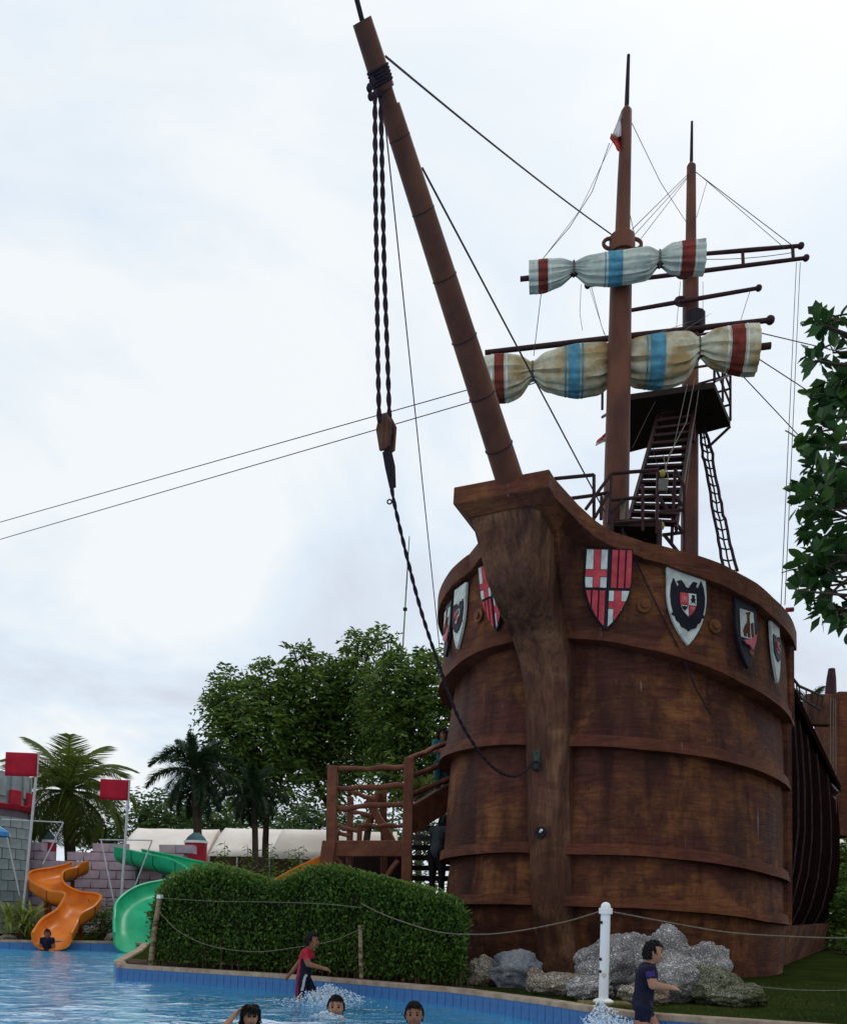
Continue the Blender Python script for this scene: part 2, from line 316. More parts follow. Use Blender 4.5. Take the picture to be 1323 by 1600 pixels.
# water: one rippled sheet
def water_mat():
    m = bpy.data.materials.new('pool_water'); m.use_nodes = True; n = m.node_tree.nodes; l = m.node_tree.links; n.clear()
    o = n.new('ShaderNodeOutputMaterial'); tr = n.new('ShaderNodeBsdfTransparent'); tr.inputs[0].default_value = (0.60, 0.90, 0.97, 1)
    df = n.new('ShaderNodeBsdfDiffuse'); df.inputs[0].default_value = (0.05, 0.43, 0.75, 1)
    gl = n.new('ShaderNodeBsdfGlossy'); gl.inputs['Roughness'].default_value = 0.04; gl.inputs[0].default_value = (0.95, 0.97, 1, 1)
    fr = n.new('ShaderNodeFresnel'); fr.inputs[0].default_value = 1.33
    t = n.new('ShaderNodeTexCoord'); mp = n.new('ShaderNodeMapping'); mp.inputs['Scale'].default_value = (1.0, 1.7, 1); l.new(t.outputs['Object'], mp.inputs[0])
    a = n.new('ShaderNodeTexNoise'); a.inputs['Scale'].default_value = 3.2; a.inputs['Detail'].default_value = 4; a.inputs['Roughness'].default_value = 0.55; a.inputs['Distortion'].default_value = 0.8; l.new(mp.outputs[0], a.inputs['Vector'])
    b = n.new('ShaderNodeBump'); b.inputs['Strength'].default_value = 0.7; b.inputs['Distance'].default_value = 0.05; l.new(a.outputs[0], b.inputs['Height'])
    l.new(b.outputs[0], gl.inputs['Normal']); l.new(b.outputs[0], fr.inputs['Normal'])
    m1 = n.new('ShaderNodeMixShader'); m1.inputs[0].default_value = 0.6; l.new(tr.outputs[0], m1.inputs[1]); l.new(df.outputs[0], m1.inputs[2])
    m2 = n.new('ShaderNodeMixShader'); fm = n.new('ShaderNodeMath'); fm.operation = 'MULTIPLY'; fm.inputs[1].default_value = 0.62; l.new(fr.outputs[0], fm.inputs[0]); l.new(fm.outputs[0], m2.inputs[0]); l.new(m1.outputs[0], m2.inputs[1]); l.new(gl.outputs[0], m2.inputs[2]); l.new(m2.outputs[0], o.inputs[0]); return m
ys = np.concatenate([np.linspace(-25, 2.5, 12), np.geomspace(3.0, 22, 260)]); rows = []
for y in ys:
    xs = np.concatenate([[-88], np.linspace(-min(11, 2+abs(y)*.75), min(6, 1.5+abs(y)*.55), 150), [55]])
    r = []
    for x in xs:
        h = 0
        if y > 2.4:
            h = 0.030*noise.noise((x*0.7, y*1.3, 1.3)) + 0.022*noise.noise((x*1.7+5, y*3.0, 4.1)) + 0.007*noise.noise((x*4, y*6.5, 7.7))
            for (kx, ky, am) in ((-1.3, 10.1, 0.022), (2.2, 8.6, 0.022), (-.55, 7.0, 0.012)):
                d = math.hypot(x-kx, y-ky)
                if d < 2.2: h += am*math.cos(d*9)*math.exp(-d*1.3)*(0.6+0.8*noise.noise((x*4, y*4, 2)))
        r.append((x, y, h))
    rows.append(r)
wt = MB(); wt.grid(rows); wo = link('pool_water', wt.mesh('pool_water', water_mat(), (0, 0, 0), True, 180), None); tag(wo, kind='structure')

# ================================================================ PIRATE SHIP
SC = np.array([3.27, 15.1]); SA = R(29); SB = np.array([-math.sin(SA), -math.cos(SA)]); SV = np.array([math.cos(SA), -math.sin(SA)]); SL, SW = 3.3, 2.84
def SP(u, v, z):
    p = SC + SB*u + SV*v; return np.array([p[0], p[1], z])
def s_z(z): return float(np.interp(z, [0, 0.5, 1.15, 3, 6], [0.86, 0.925, 0.985, 1.0, 1.0]))
def HP(t, z, off=0.0):
    s = 1-(1-s_z(z))*float(np.interp(t, [-120, 30, 85], [1, 1, .15])); off = off - 0.26*math.exp(-(t/13.0)**2)      # the planking falls back beside the stem post
    if abs(t) <= 90: return SP((SL*s+off)*math.cos(R(t)), (SW*s+off)*math.sin(R(t)), z)
    return SP(-(abs(t)-90)/10, math.copysign(SW*s+off, t), z)
def VPt(px, py, v):                                   # where the sight line meets the lengthwise plane v
    d = ray(px, py); k = (v - (ORG[:2]-SC)@SV)/(d[:2]@SV); p = ORG + d*k; return (p[:2]-SC)@SB, p[2]
def HT(px, py):                                       # bow angle and height of a hull point
    d = ray(px, py); ou = (ORG[:2]-SC)@SB/SL; ov = (ORG[:2]-SC)@SV/SW; du = d[:2]@SB/SL; dw = d[:2]@SV/SW
    A = du*du+dw*dw; B = 2*(ou*du+ov*dw); C = ou*ou+ov*ov-1; k = (-B-math.sqrt(max(B*B-4*A*C, 0)))/(2*A)
    return math.degrees(math.atan2(ov+dw*k, ou+du*k)), (ORG+d*k)[2]
ZT = {'lip': ([-120, -46, -40, -24, -10, 7, 18, 27, 36, 46, 57, 73, 84, 96], [4.8, 4.88, 4.9, 5.0, 5.06, 5.0, 4.88, 4.77, 4.68, 4.57, 4.43, 4.29, 4.22, 4.15]),
      'b2': ([-120, -46, -34, -10, 10, 27, 46, 57, 73, 84, 96], [3.55, 3.60, 3.57, 3.53, 3.43, 3.35, 3.29, 3.24, 3.16, 3.11, 3.05]),
      'b3': ([-120, -44, -10, 10, 27, 46, 57, 72, 96], [1.9, 1.92, 1.95, 1.9, 1.88, 1.82, 1.77, 1.69, 1.6]),
      'b4': ([-120, -40, -10, 10, 27, 46, 57, 69, 96], [1.17, 1.18, 1.19, 1.17, 1.16, 1.11, 1.07, 1.0, 0.93])}
def zt(n, t): return float(np.interp(t, *ZT[n]))
rail_t = [-120, -75, -60, -43, -37, -32.7, -22, -12, -6, 6, 9, 13, 18, 24.8, 31.4, 37.6, 42.3, 50.2, 54.7, 62.6, 70.6, 79.5, 93]
u11, z11 = VPt(910, 785, 0.80); u18, z18 = VPt(950, 803, 1.02)
rail_z = [6.05, 6.35, 6.43, 6.5, 6.54, 6.55, 6.59, 6.62, 6.66, 6.68, 6.54, 6.38, 6.29, 6.26, 6.21, 6.15, 6.12, 6.06, 6.0, 5.94, 5.84, 5.79, 5.72]
def RT(t, off=0.0):                                   # plan of the rail: leaves the bow curve and runs out to the prow head
    z = float(np.interp(t, rail_t, rail_z)); a = abs(t)
    if a >= 26.6: return HP(t, z, off)
    e = HP(math.copysign(26.6, t), 6, 0); e = ((e[:2]-SC)@SB, abs((e[:2]-SC)@SV))
    if t > 0: u = np.interp(a, [6, 9, 13, 18, 26.6], [4.5, 3.92, 3.64, 3.42, e[0]]); v = np.interp(a, [4, 6, 9, 13, 18, 26.6], [0.25, 0.45, 0.58, 0.75, 0.92, e[1]])
    else: u = np.interp(a, [6, 11, 18, 26.6], [3.75, 3.6, 3.3, e[0]]); v = np.interp(a, [6, 11, 18, 26.6], [0.32, 0.56, 0.90, e[1]])
    return SP(u+off*0.35, math.copysign(v+off*0.9, t), z)
def BW(t, f):                                         # bulwark surface, f = 0 under the rail, 1 at the lip
    a = RT(t, 0.0); a[2] -= 0.15
    if 0 < t < 18: a = a - np.append(SB, 0)*.42*(1-(t-4)/14)
    return a*(1-f) + HP(t, zt('lip', t), 0.07)*f
def proj(p):
    v = np.array(p)-ORG; z = v@fw; return np.array([CX+F*(v@rt)/z, CY-F*(v@upv)/z])
def BWfit(px, py):                                    # bulwark point seen at a place of the photograph
    best = (1e9, 0, 0); tr = (5, 92) if px > 850 else (-60, -5)
    for t in np.linspace(*tr, 120):
        for f in np.linspace(0, 1, 40):
            d = np.hypot(*(proj(BW(t, f))-(px, py)))
            if d < best[0]: best = (d, t, f)
    return best[1], best[2]
ship = thing('pirate_ship', 'brown timber-look pirate ship replica with shields, furled sails and long bowsprit', 'ship', (SC[0], SC[1], GZ))
TR = [4, 4.7, 5.3] + list(np.linspace(6, 93, 55)); TLf = list(np.linspace(-118, -4, 50))
def wavy(p, k=0.012):
    p = np.array(p); n = noise.noise((p[0]*1.7, p[1]*1.7, p[2]*2.3)); d = np.append(p[:2]-SC, 0); d /= np.linalg.norm(d); return p + d*n*k
def hull_piece(name, T, top, bot, toff, boff, material, nrow=7, inner=-0.16, lab=None):
    A, B = [], []
    for i in range(nrow):
        f = i/(nrow-1); ra, rb = [], []
        for t in T:
            z = top(t)*(1-f)+bot(t)*f; o = toff*(float(np.interp(t, [-120, 62, 86], [1, 1, .25])) if toff < 0 else 1)*(1-f)+boff*f; ra.append(wavy(HP(t, z, o))); rb.append(HP(t, z, min(o, boff)+inner))
        A.append(ra); B.append(rb)
    o = MB().slab(A, B).build(name, material, ship, True, 35)
    if lab: o['label'] = lab
    return o
for T in (TR, TLf):
    # castle bulwark: top edge on the rail plan, bottom edge on the bow curve
    A, B = [], []
    for i in range(9):
        f = i/8; ra, rb = [], []
        for t in T:
            p = BW(t, f)
            q = np.append(SC, p[2]); n = p-q; n /= np.linalg.norm(n); ra.append(wavy(p)); rb.append(p - n*0.16)
        A.append(ra); B.append(rb)
    MB().slab(A, B).build('bulwark', m_hull, ship, True, 35)
    # lip band under the bulwark
    hull_piece('hull_band', T, lambda t: zt('lip', t)+0.13, lambda t: zt('lip', t)-0.01, 0.10, 0.115, m_rail, 3, -0.42)
    hull_piece('hull_panel', T, lambda t: zt('lip', t)+0.1, lambda t: zt('b2', t)+0.12, -0.19, 0.0, m_hull)
    hull_piece('hull_band', T, lambda t: zt('b2', t)+0.17, lambda t: zt('b2', t), 0.055, 0.085, m_rail, 3, -0.32)
    hull_piece('hull_panel', T, lambda t: zt('b2', t)+0.06, lambda t: zt('b3', t)+0.12, -0.13, -0.01, m_hull)
    hull_piece('hull_band', T, lambda t: zt('b3', t)+0.16, lambda t: zt('b3', t), 0.05, 0.075, m_rail, 3, -0.30)
    hull_piece('hull_panel', T, lambda t: zt('b3', t)+0.06, lambda t: zt('b4', t)+0.1, -0.12, -0.02, m_hull)
    hull_piece('hull_band', T, lambda t: zt('b4', t)+0.15, lambda t: zt('b4', t), 0.05, 0.075, m_rail, 3, -0.30)
    hull_piece('hull_panel', T, lambda t: zt('b4', t)+0.06, lambda t: 0.02, -0.12, -0.03, m_hull)
    rows = [[], [], [], []]
    for t in T:
        a = RT(t, 0.15); b = RT(t, -0.22); h = float(np.interp(t, [-30, 0, 6, 18, 33, 45], [.30, .26, .24, .21, .25, .30]))
        rows[0].append(a); rows[1].append(b); rows[2].append(a-np.array([0, 0, h])); rows[3].append(b-np.array([0, 0, h]))
    MB().slab([rows[0], rows[1]], [rows[2], rows[3]]).build('rail_cap', m_rail, ship, True, 35, bevel=0.014)
# forecastle deck
dk = [HP(t, 5.45, -0.3) for t in TLf+TR if abs(t) > 14]; dk = [tuple(p) for p in dk]
MB().add(dk, [tuple(range(len(dk)))]).build('deck', m_darkwood, ship)
# stem post with the jutting prow head
prof = [(6.42, 4.56, .49, -.09), (6.25, 4.52, .46, -.09), (5.95, 4.43, .42, -.09), (5.6, 4.28, .385, -.09), (5.4, 4.1, .37, -.07), (5.2, 3.86, .36, -.05), (5.0, 3.62, .35, -.03), (4.8, 3.46, .355, 0), (4.5, 3.36, .34, .02), (4.07, 3.29, .325, .04), (3.2, 3.25, .32, .04), (2.23, 3.20, .31, .05), (1.2, 3.12, .30, .07), (.39, 2.92, .275, .1), (.0, 2.78, .26, .11)]
zz = np.linspace(6.42, 0, 50); P = np.array(prof)[::-1]
rows = []
for z in zz:
    uf, hw, vc = [float(np.interp(z, P[:, 0], P[:, k])) for k in (1, 2, 3)]
    ub = 2.3; c = 0.07
    sec = [(ub, -hw*.95), (uf-.22, -hw), (uf-.03, -hw), (uf, -hw+.04), (uf+.01, 0), (uf, hw-.16), (uf-.10, hw-.02), (uf-.22, hw), (ub, hw*.95)]
    rows.append([SP(u, v+vc, z) + 0.018*np.array([noise.noise((u*3+v*2, z*2, 3)), noise.noise((v*3, z*1.5, 9)), 0]) for u, v in sec])
stem = MB().grid(rows).build('stem_post', m_stem, ship, True, 25)
# prow cap (a moulded block with a bracket underneath)
mb = MB()
def ring(u0, u1, v0, v1, z): return [SP(u0, v0, z), SP(u1, v0*0.9+v1*.1, z), SP(u1, v0*.1+v1*.9, z), SP(u0, v1, z)]
vs = [SP(4.72, -.76, 6.77), SP(4.72, .60, 6.70), SP(4.0, .60, 6.60), SP(3.9, -.78, 6.70),
      SP(4.74, -.76, 6.53), SP(4.74, .60, 6.47), SP(4.0, .60, 6.36), SP(3.9, -.78, 6.42),
      SP(4.58, -.60, 6.38), SP(4.58, .44, 6.36), SP(4.0, .44, 6.2), SP(3.9, -.62, 6.2)]
mb.add(vs, [(0, 3, 2, 1), (0, 1, 5, 4), (1, 2, 6, 5), (2, 3, 7, 6), (3, 0, 4, 7), (4, 5, 9, 8), (5, 6, 10, 9), (6, 7, 11, 10), (7, 4, 8, 11), (8, 9, 10, 11)])
mb.build('prow_cap', m_rail, ship, bevel=0.014)
# hawse hole, mooring bracket on the stem
def stem_front(z, v):
    uf = float(np.interp(z, P[:, 0], P[:, 1])); return SP(uf+0.02, v, z)
zq = VPt(840, 1298, 0)[1]
p = stem_front(zq, -.05); d3 = np.append(SB, 0)
MB().tube([p-d3*.05, p+d3*.012], .085, 14).build('hawse_hole', m_dark, stem)
MB().tube([p-d3*.02+np.array([-.02, 0, 0]), p+d3*.05+np.array([.03, 0, .03])], .02, 8).build('pin', m_white_p, stem)
zq = VPt(835, 1188, 0)[1]; pr = stem_front(zq, -.10)
MB().box(pr+np.array([0, 0, .06]), (.10, .05, .30), np.append(SV, 0), d3, (0, 0, 1)).build('mooring_bracket', m_green_stain, stem, bevel=.02)
ringp = [pr + d3*.05 + np.array([SV[0]*math.cos(a)*.06, SV[1]*math.cos(a)*.06, math.sin(a)*.06-.02]) for a in np.linspace(0, 2*math.pi, 14)]
MB().tube(ringp, .015, 6, False).build('mooring_ring', m_dark, stem)
# aft hull with vertical battens
ap = [(4.75, .0), (4.2, .05), (3.4, .09), (2.6, .09), (1.9, .02), (1.3, -.12), (.95, -.26), (.72, -.42)]
def AH(t, i, off=0.0): z, o = ap[i]; return HP(t, z, o+off)
TA = list(np.linspace(92.5, 212, 40))
MB().slab([[AH(t, i) for t in TA] for i in range(len(ap))], [[AH(t, i, -.2) for t in TA] for i in range(len(ap))]).build('aft_hull', m_hull_shaded, ship, True, 50)
aft = ship.children[-1] if False else bpy.data.objects['aft_hull']
m_batten = mat('batten_edge', (.09, .055, .045), (.045, .025, .022), .8, 6)
for t in (99, 110, 124, 146, 176):
    A = [[AH(t+dt, i, .025) for dt in (-.12, .12)] for i in range(len(ap))]; B = [[AH(t+dt, i, -.02) for dt in (-.12, .12)] for i in range(len(ap))]
    MB().slab(A, B).build('batten', m_batten, aft)
MB().slab([[HP(t, z, -.10-(.9-z)*.22) for t in TA] for z in (.9, .5, .05)], [[HP(t, z, -.7) for t in TA] for z in (.9, .5, .05)]).build('keel_skirt', m_hull, ship, True)
cpz = np.linspace(5.55, .98, 20)
MB().tube([HP(91, z, .02 if z > 4.25 else -.02) for z in cpz], .12, 8).build('corner_post', m_hull, ship, True)
rows_a = [[HP(t, 4.80, .12), HP(t, 4.80, -.25)] for t in TA]; rows_b = [[HP(t, 4.62, .12), HP(t, 4.62, -.25)] for t in TA]
MB().slab(rows_a, rows_b).build('waist_rail', m_hull_shaded, ship)
# stern castle glimpsed past the waist
sp = D(1302, 1090, 25.5)
mb = MB(); c = D(1303, 1200, 25.5); mb.box((c[0]+.02, c[1], 5.5), (.52, 1.6, 4.2)); mb.build('stern_panel', m_rail, ship, bevel=.03)
a, b = D(1299, 1045, 25.3), D(1296, 1120, 25.3)
MB().tube([a, a*.8+b*.2, b], [.10, .14, .22], 8).build('stern_post', m_pipe, ship, True)
c = D(1278, 1110, 24.6); MB().box(c, (.75, .3, .9)).build('stern_panel', m_stem, ship, bevel=.03)
for q in [((1286, 1230), (1302, 1252)), ((1290, 1222), (1306, 1240))]:
    MB().beam(D(*q[0], 22.5), D(*q[1], 22.3), .16, .16).build('fender_beam', m_pipe, ship, bevel=.02)
for q in [((1297, 1090), (1297, 1225)), ((1302, 1090), (1301, 1230)), ((1305, 1092), (1306, 1300))]:
    MB().tube([D(*q[0], 23.5), D(*q[1], 23.5)], .012, 5).build('rope', m_rope_l, ship)

# ---- shields
def shield_frame(t, f):
    p0 = BW(t, f); T = BW(t+1.5, f) - BW(t-1.5, f); T[2] = 0; T /= np.linalg.norm(T)
    Z = BW(t, max(f-.25, 0)) - BW(t, min(f+.25, 1)); Z -= T*(Z@T); Z /= np.linalg.norm(Z); NN = np.cross(T, Z)
    if NN[:2]@(p0[:2]-SC) < 0: NN = -NN
    return lambda a, b, n: p0 + T*a + Z*b + NN*(.02+n)
def shield_outline(wd, ht, k=9):
    h = ht/2; yb = h-ht*.34; R_ = [(wd/2*(1-(i/k)**2.1)**.92, yb-(ht*.66)*(i/k)) for i in range(k)]
    return [(-wd/2*.97, h), (wd/2*.97, h)] + R_ + [(0, -h)] + [(-x, y) for x, y in reversed(R_)]
def clip(poly, out):                                  # clip a polygon by the convex shield outline
    res = poly; n = len(out); ar = sum(out[i][0]*out[(i+1) % n][1]-out[(i+1) % n][0]*out[i][1] for i in range(n)); sg = 1 if ar > 0 else -1
    for i in range(n):
        a, b = out[i], out[(i+1) % n]; nr = []
        side = lambda p: sg*((b[0]-a[0])*(p[1]-a[1])-(b[1]-a[1])*(p[0]-a[0]))
        for j in range(len(res)):
            p, q = res[j], res[(j+1) % len(res)]; sp_, sq = side(p), side(q)
            if sp_ >= 0: nr.append(p)
            if (sp_ >= 0) != (sq >= 0): f = sp_/(sp_-sq); nr.append((p[0]+f*(q[0]-p[0]), p[1]+f*(q[1]-p[1])))
        res = nr
        if len(res) < 3: return []
    return res
def rect(x0, y0, x1, y1): return [(x0, y0), (x1, y0), (x1, y1), (x0, y1)]
def make_shield(kind, px, py, wd, ht, lab):
    fr = shield_frame(*BWfit(px, py)); outl = shield_outline(wd, ht); inner = shield_outline(wd*.93, ht*.95)
    S = MB().poly(outl, fr, .05).build('shield', m_shield_w if kind in (2, 4) else m_shield_k, ship, bevel=.008); S['label'] = lab
    def piece(name, pl, m, n0, cl=True, th=.018):
        if cl: pl = clip(pl, inner)
        if len(pl) >= 3: MB().poly(pl, lambda a, b, n: fr(a, b, n0+n), th).build(name, m, S)
    W2, H2 = wd/2, ht/2
    if kind == 1:
        for (sx, sy) in ((-1, 1), (1, -1)):                # white quarters with a red cross
            x0, x1 = (-W2, -.022) if sx < 0 else (.022, W2); y0, y1 = (.02, H2) if sy > 0 else (-H2, -.02)
            cx_ = (x0+x1)/2 + (.02 if sx < 0 else -.04); cy_ = y0+(y1-y0)*(.36 if sy > 0 else .64); bw, g_ = .045, .008
            for xx in ((x0, cx_-bw-g_), (cx_+bw+g_, x1)):
                for yy in ((y0, cy_-bw-g_), (cy_+bw+g_, y1)): piece('white_field', rect(xx[0], yy[0], xx[1], yy[1]), m_shield_w, .05)
            piece('red_cross', [(cx_-bw, y0), (cx_+bw, y0), (cx_+bw, cy_-bw), (x1, cy_-bw), (x1, cy_+bw), (cx_+bw, cy_+bw), (cx_+bw, y1), (cx_-bw, y1), (cx_-bw, cy_+bw), (x0, cy_+bw), (x0, cy_-bw), (cx_-bw, cy_-bw)] if False else rect(cx_-bw, y0, cx_+bw, y1), m_shield_r, .052)
            for xx in ((x0, cx_-bw), (cx_+bw, x1)): piece('red_cross', rect(xx[0], cy_-bw, xx[1], cy_+bw), m_shield_r, .052)
        for (sx, sy) in ((1, 1), (-1, -1)):                # red stripes
            x0, x1 = (-W2+.02, -.022) if sx < 0 else (.03, W2-.01); y0, y1 = (.02, H2) if sy > 0 else (-H2, -.02)
            for i in range(3):
                wq = (x1-x0)/3; piece('red_stripe', rect(x0+i*wq+.012, y0, x0+(i+1)*wq-.012, y1), m_shield_r, .05)
    if kind in (2, 4):
        eagle = [(-.06, .33), (-.10, .38), (-.17, .36), (-.14, .31), (-.17, .27), (-.23, .40), (-.27, .30), (-.29, .15), (-.28, .0), (-.25, -.12), (-.28, -.16), (-.22, -.19), (-.2, -.25), (-.15, -.28), (-.12, -.34), (-.05, -.36), (0, -.40),
                 (.05, -.36), (.12, -.34), (.15, -.28), (.2, -.25), (.22, -.19), (.28, -.16), (.25, -.12), (.28, .0), (.29, .15), (.27, .30), (.23, .40), (.17, .27), (.14, .31), (.17, .36), (.10, .38), (.06, .33), (.02, .27), (-.02, .27)]
        k = wd/.66; piece('black_eagle', [(a*k, b*k) for a, b in eagle], m_shield_k, .05, False)
        o4 = shield_outline(.27*k, .36*k, 5)
        for (x0, y0, x1, y1, m) in ((-.2, .0, -.005, .3, m_shield_r), (.005, .0, .2, .3, m_shield_w), (-.2, -.3, -.005, -.01, m_shield_w), (.005, -.3, .2, -.01, m_shield_r)):
            pl = clip(rect(x0, y0, x1, y1), o4)
            if len(pl) >= 3: piece('quarter', pl, m, .068, False, .012)
        lion = [(.03, .02), (.05, .06), (.03, .09), (.06, .10), (.05, .15), (.09, .16), (.11, .13), (.09, .11), (.12, .09), (.10, .06), (.12, .02), (.08, .05)]
        piece('charge', [(a*k, b*k) for a, b in lion], m_shield_k, .082, False, .006)
        piece('charge', [(a*k, b*k) for a, b in [(-.07, -.10), (-.03, -.06), (-.02, -.02), (-.05, -.035), (-.07, -.02), (-.09, -.035), (-.12, -.02), (-.11, -.06)]], m_shield_k, .082, False, .006)
        piece('charge', [(a*k, b*k) for a, b in [(-.11, .03), (-.11, .13), (-.09, .11), (-.07, .14), (-.05, .11), (-.03, .13), (-.03, .03), (-.06, .03), (-.06, .07), (-.08, .07), (-.08, .03)]], m_shield_p, .082, False, .006)
        piece('charge', [(a*k, b*k) for a, b in [(.03, -.03), (.03, -.09), (.05, -.07), (.07, -.1), (.09, -.06), (.1, -.03)]], m_shield_p, .082, False, .006)
    if kind == 3:
        piece('white_field', rect(-.15, -.08, .15, .34), m_shield_w, .05)
        for pl in ([(-.04, .30), (.06, .33), (.06, .30), (.035, .28), (.035, -.06), (-.015, -.06), (-.01, .28)], [(-.12, .02), (-.06, .12), (-.05, -.06), (-.10, -.06)], [(.07, .16), (.12, .18), (.12, -.04), (.08, -.04)], [(-.06, .1), (.0, .2), (.0, .02), (-.05, -.02)]):
            piece('ship_mast', pl, m_rail, .068, False, .012)
        piece('red_ship_hull', [(-.12, -.12), (0, -.10), (.12, -.03), (.19, .02), (.15, -.12), (.09, -.24), (.02, -.18), (-.06, -.17)], m_shield_p, .066, False)
    return S
make_shield(1, 948, 924, .68, 1.10, 'black shield with red crosses and red stripes, nearest the prow on the long side')
make_shield(2, 1068, 950, .62, 1.14, 'white shield with a black eagle, between two ochre bosses')
make_shield(3, 1161, 993, .50, 1.04, 'black shield with a small red ship')
make_shield(4, 1206, 1016, .34, 1.06, 'white shield seen edge-on beside the corner post')
make_shield(1, 777, 934, .52, 1.02, 'red and white shield half hidden behind the prow')
make_shield(2, 722, 966, .42, 1.02, 'white eagle shield on the narrow side')
make_shield(3, 705, 985, .36, .9, 'black shield at the edge of the narrow side')
for (px, py) in ((1006, 946), (1114, 980), (1167, 1020), (750, 962)):
    fr = shield_frame(*BWfit(px, py))
    ar = [(math.cos(a)*.105, math.sin(a)*.105) for a in np.linspace(0, 2*math.pi, 18)[:-1]]
    B_ = MB().poly(ar, fr, .03).build('boss', m_boss, ship, bevel=.012)
    MB().poly([(a*.5, b*.5) for a, b in ar], lambda a, b, n: fr(a, b, .03+n), .035).build('knob', m_boss, B_, bevel=.012)

# ---- bowsprit
def CL(px, py): u, z = VPt(px, py, 0.0); return SP(u, 0, z)
bt, bb = CL(566, 32), CL(797, 752); bd = (bb-bt)/np.linalg.norm(bb-bt)
nb = 22; pts = [bt + (bb+bd*.7-bt)*i/nb for i in range(nb+1)]
rads = [float(np.interp(i/nb, [0, .11, .115, .3, 1], [.105, .108, .092, .125, .20])) for i in range(nb+1)]
pts2 = []; rr2 = []
bl = np.linalg.norm(bb+bd*.7-bt)
for f in [0, .01, .06, .1, .101, .125, .126, .2, .3, .4, .5, .6, .7, .8, .9, 1]:
    pts2.append(bt+(bb+bd*.7-bt)*f); rr2.append(float(np.interp(f, [0, .1, .101, .125, .126, 1], [.098, .108, .085, .085, .108, .195])))
bsp = MB().tube(pts2, rr2, 20).build('bowsprit', m_mast, ship, True, 30)
for f in (.2, .34, .48, .62, .76, .9):
    c = bt+(bb-bt)*f; rq = float(np.interp(f, [.126, 1], [.108, .195]))
    MB().tube([c-bd*.005, c+bd*.005], rq+.0012, 20).build('joint_band', m_pipe, bsp, True)
MB().tube([bt+bd*.02, CL(556, -8)], .026, 8).build('spike', m_dark, bsp, True)

# ---- masts
def mast(b, j, t, sp, y, r0_, rj, rj2, r1, ring=True):
    B0, J, T0, S0 = D(*b, y), D(*j, y), D(*t, y), D(*sp, y); lo = B0 - (J-B0)/np.linalg.norm(J-B0)*((B0[2]-5.4)/1.0)
    m = MB().tube([lo, B0, B0*.5+J*.5, J], [r0_*1.05, r0_, (r0_+rj)/2, rj], 20).build('mast', m_mast, ship, True, 30)
    MB().tube([J-np.array([0, 0, .3]), J*.5+T0*.5, T0-np.array([0, 0, .08]), T0], [rj2, (rj2+r1)/2, r1, r1*.55], 16).build('topmast', m_mast, m, True, 30)
    MB().tube([T0-np.array([0, 0, .05]), T0*.5+S0*.5, S0], [.045, .038, .03], 8).build('spike', m_dark, m, True)
    return m, J
m1, J1 = mast((962, 815), (971, 400), (979, 168), (982, 86), 15.4, .235, .195, .15, .10)
m2, J2 = mast((1077, 860), (1079, 432), (1080, 255), (1081, 190), 20.7, .21, .19, .14, .11)
c = D(972, 380, 15.4)
MB().tube([c+np.array([0, 0, -.22]), c+np.array([0, 0, .10]), c+np.array([0, 0, .16])], [.24, .235, .17], 18).build('collar', m_mast, m1, True, 30)
for sx in (-1, 1):
    q = [c+np.array([sx*(.22+.13*math.sin(a)), -.02, -.03+.10*math.cos(a)]) for a in np.linspace(-.3, math.pi+.3, 10)]
    MB().tube(q, .035, 8).build('ring', m_mast, m1, True)
c = D(1085, 498, 20.6); MB().tube([c+np.array([0, 0, -.3]), c+np.array([0, 0, .1])], .26, 12).build('collar', m_dark, m2, True)
for (px, py) in ((1066, 428), (1064, 471)):
    c = D(px, py, 20.45); MB().tube([c+np.array([.14*math.cos(a), 0, .10*math.sin(a)]) for a in np.linspace(0, 2*math.pi, 14)], .04, 6, False).build('ring', m_pipe, m2, True)

# ---- yards
def Y1(px, py, dy=0.0): return YD(px, py, D(970, 415, 15.4+dy)[0], 15.4+dy)
def Y2(px, py, dy=0.0): return YD(px, py, D(1078, 415, 20.7+dy)[0], 20.7+dy)
def yard(f, a, b, r, dy, balls=(False, False)):
    A, B = f(*a, dy), f(*b, dy); y = MB().tube([A, A*.5+B*.5, B], [r*.85, r, r*.85], 10).build('yard', m_pipe, ship, True)
    for k, p in ((0, A), (1, B)):
        if balls[k]: MB().ell(p, (r*1.5,)*3, nu=10, nv=6).build('end_ball', m_pipe, y, True)
    return y
yard(Y1, (813, 436), (1103, 407), .055, -.42)
yard(Y1, (752, 597), (1204, 540), .075, .40)
yd = yard(Y2, (918, 446), (1259, 403), .055, -.3, (True, True))
yard(Y2, (1095, 397), (1251, 384), .055, -.3, (False, True))
for px in ((1160, 393, 415), (1238, 385, 405)):
    MB().tube([Y2(px[0], px[1], -.3), Y2(px[0]+1, px[2], -.3)], .04, 6).build('strut', m_pipe, yd)
yard(Y2, (985, 485), (1185, 450), .055, -.3, (False, True))
yard(Y2, (758, 551), (1203, 500), .075, -.35, (False, True))

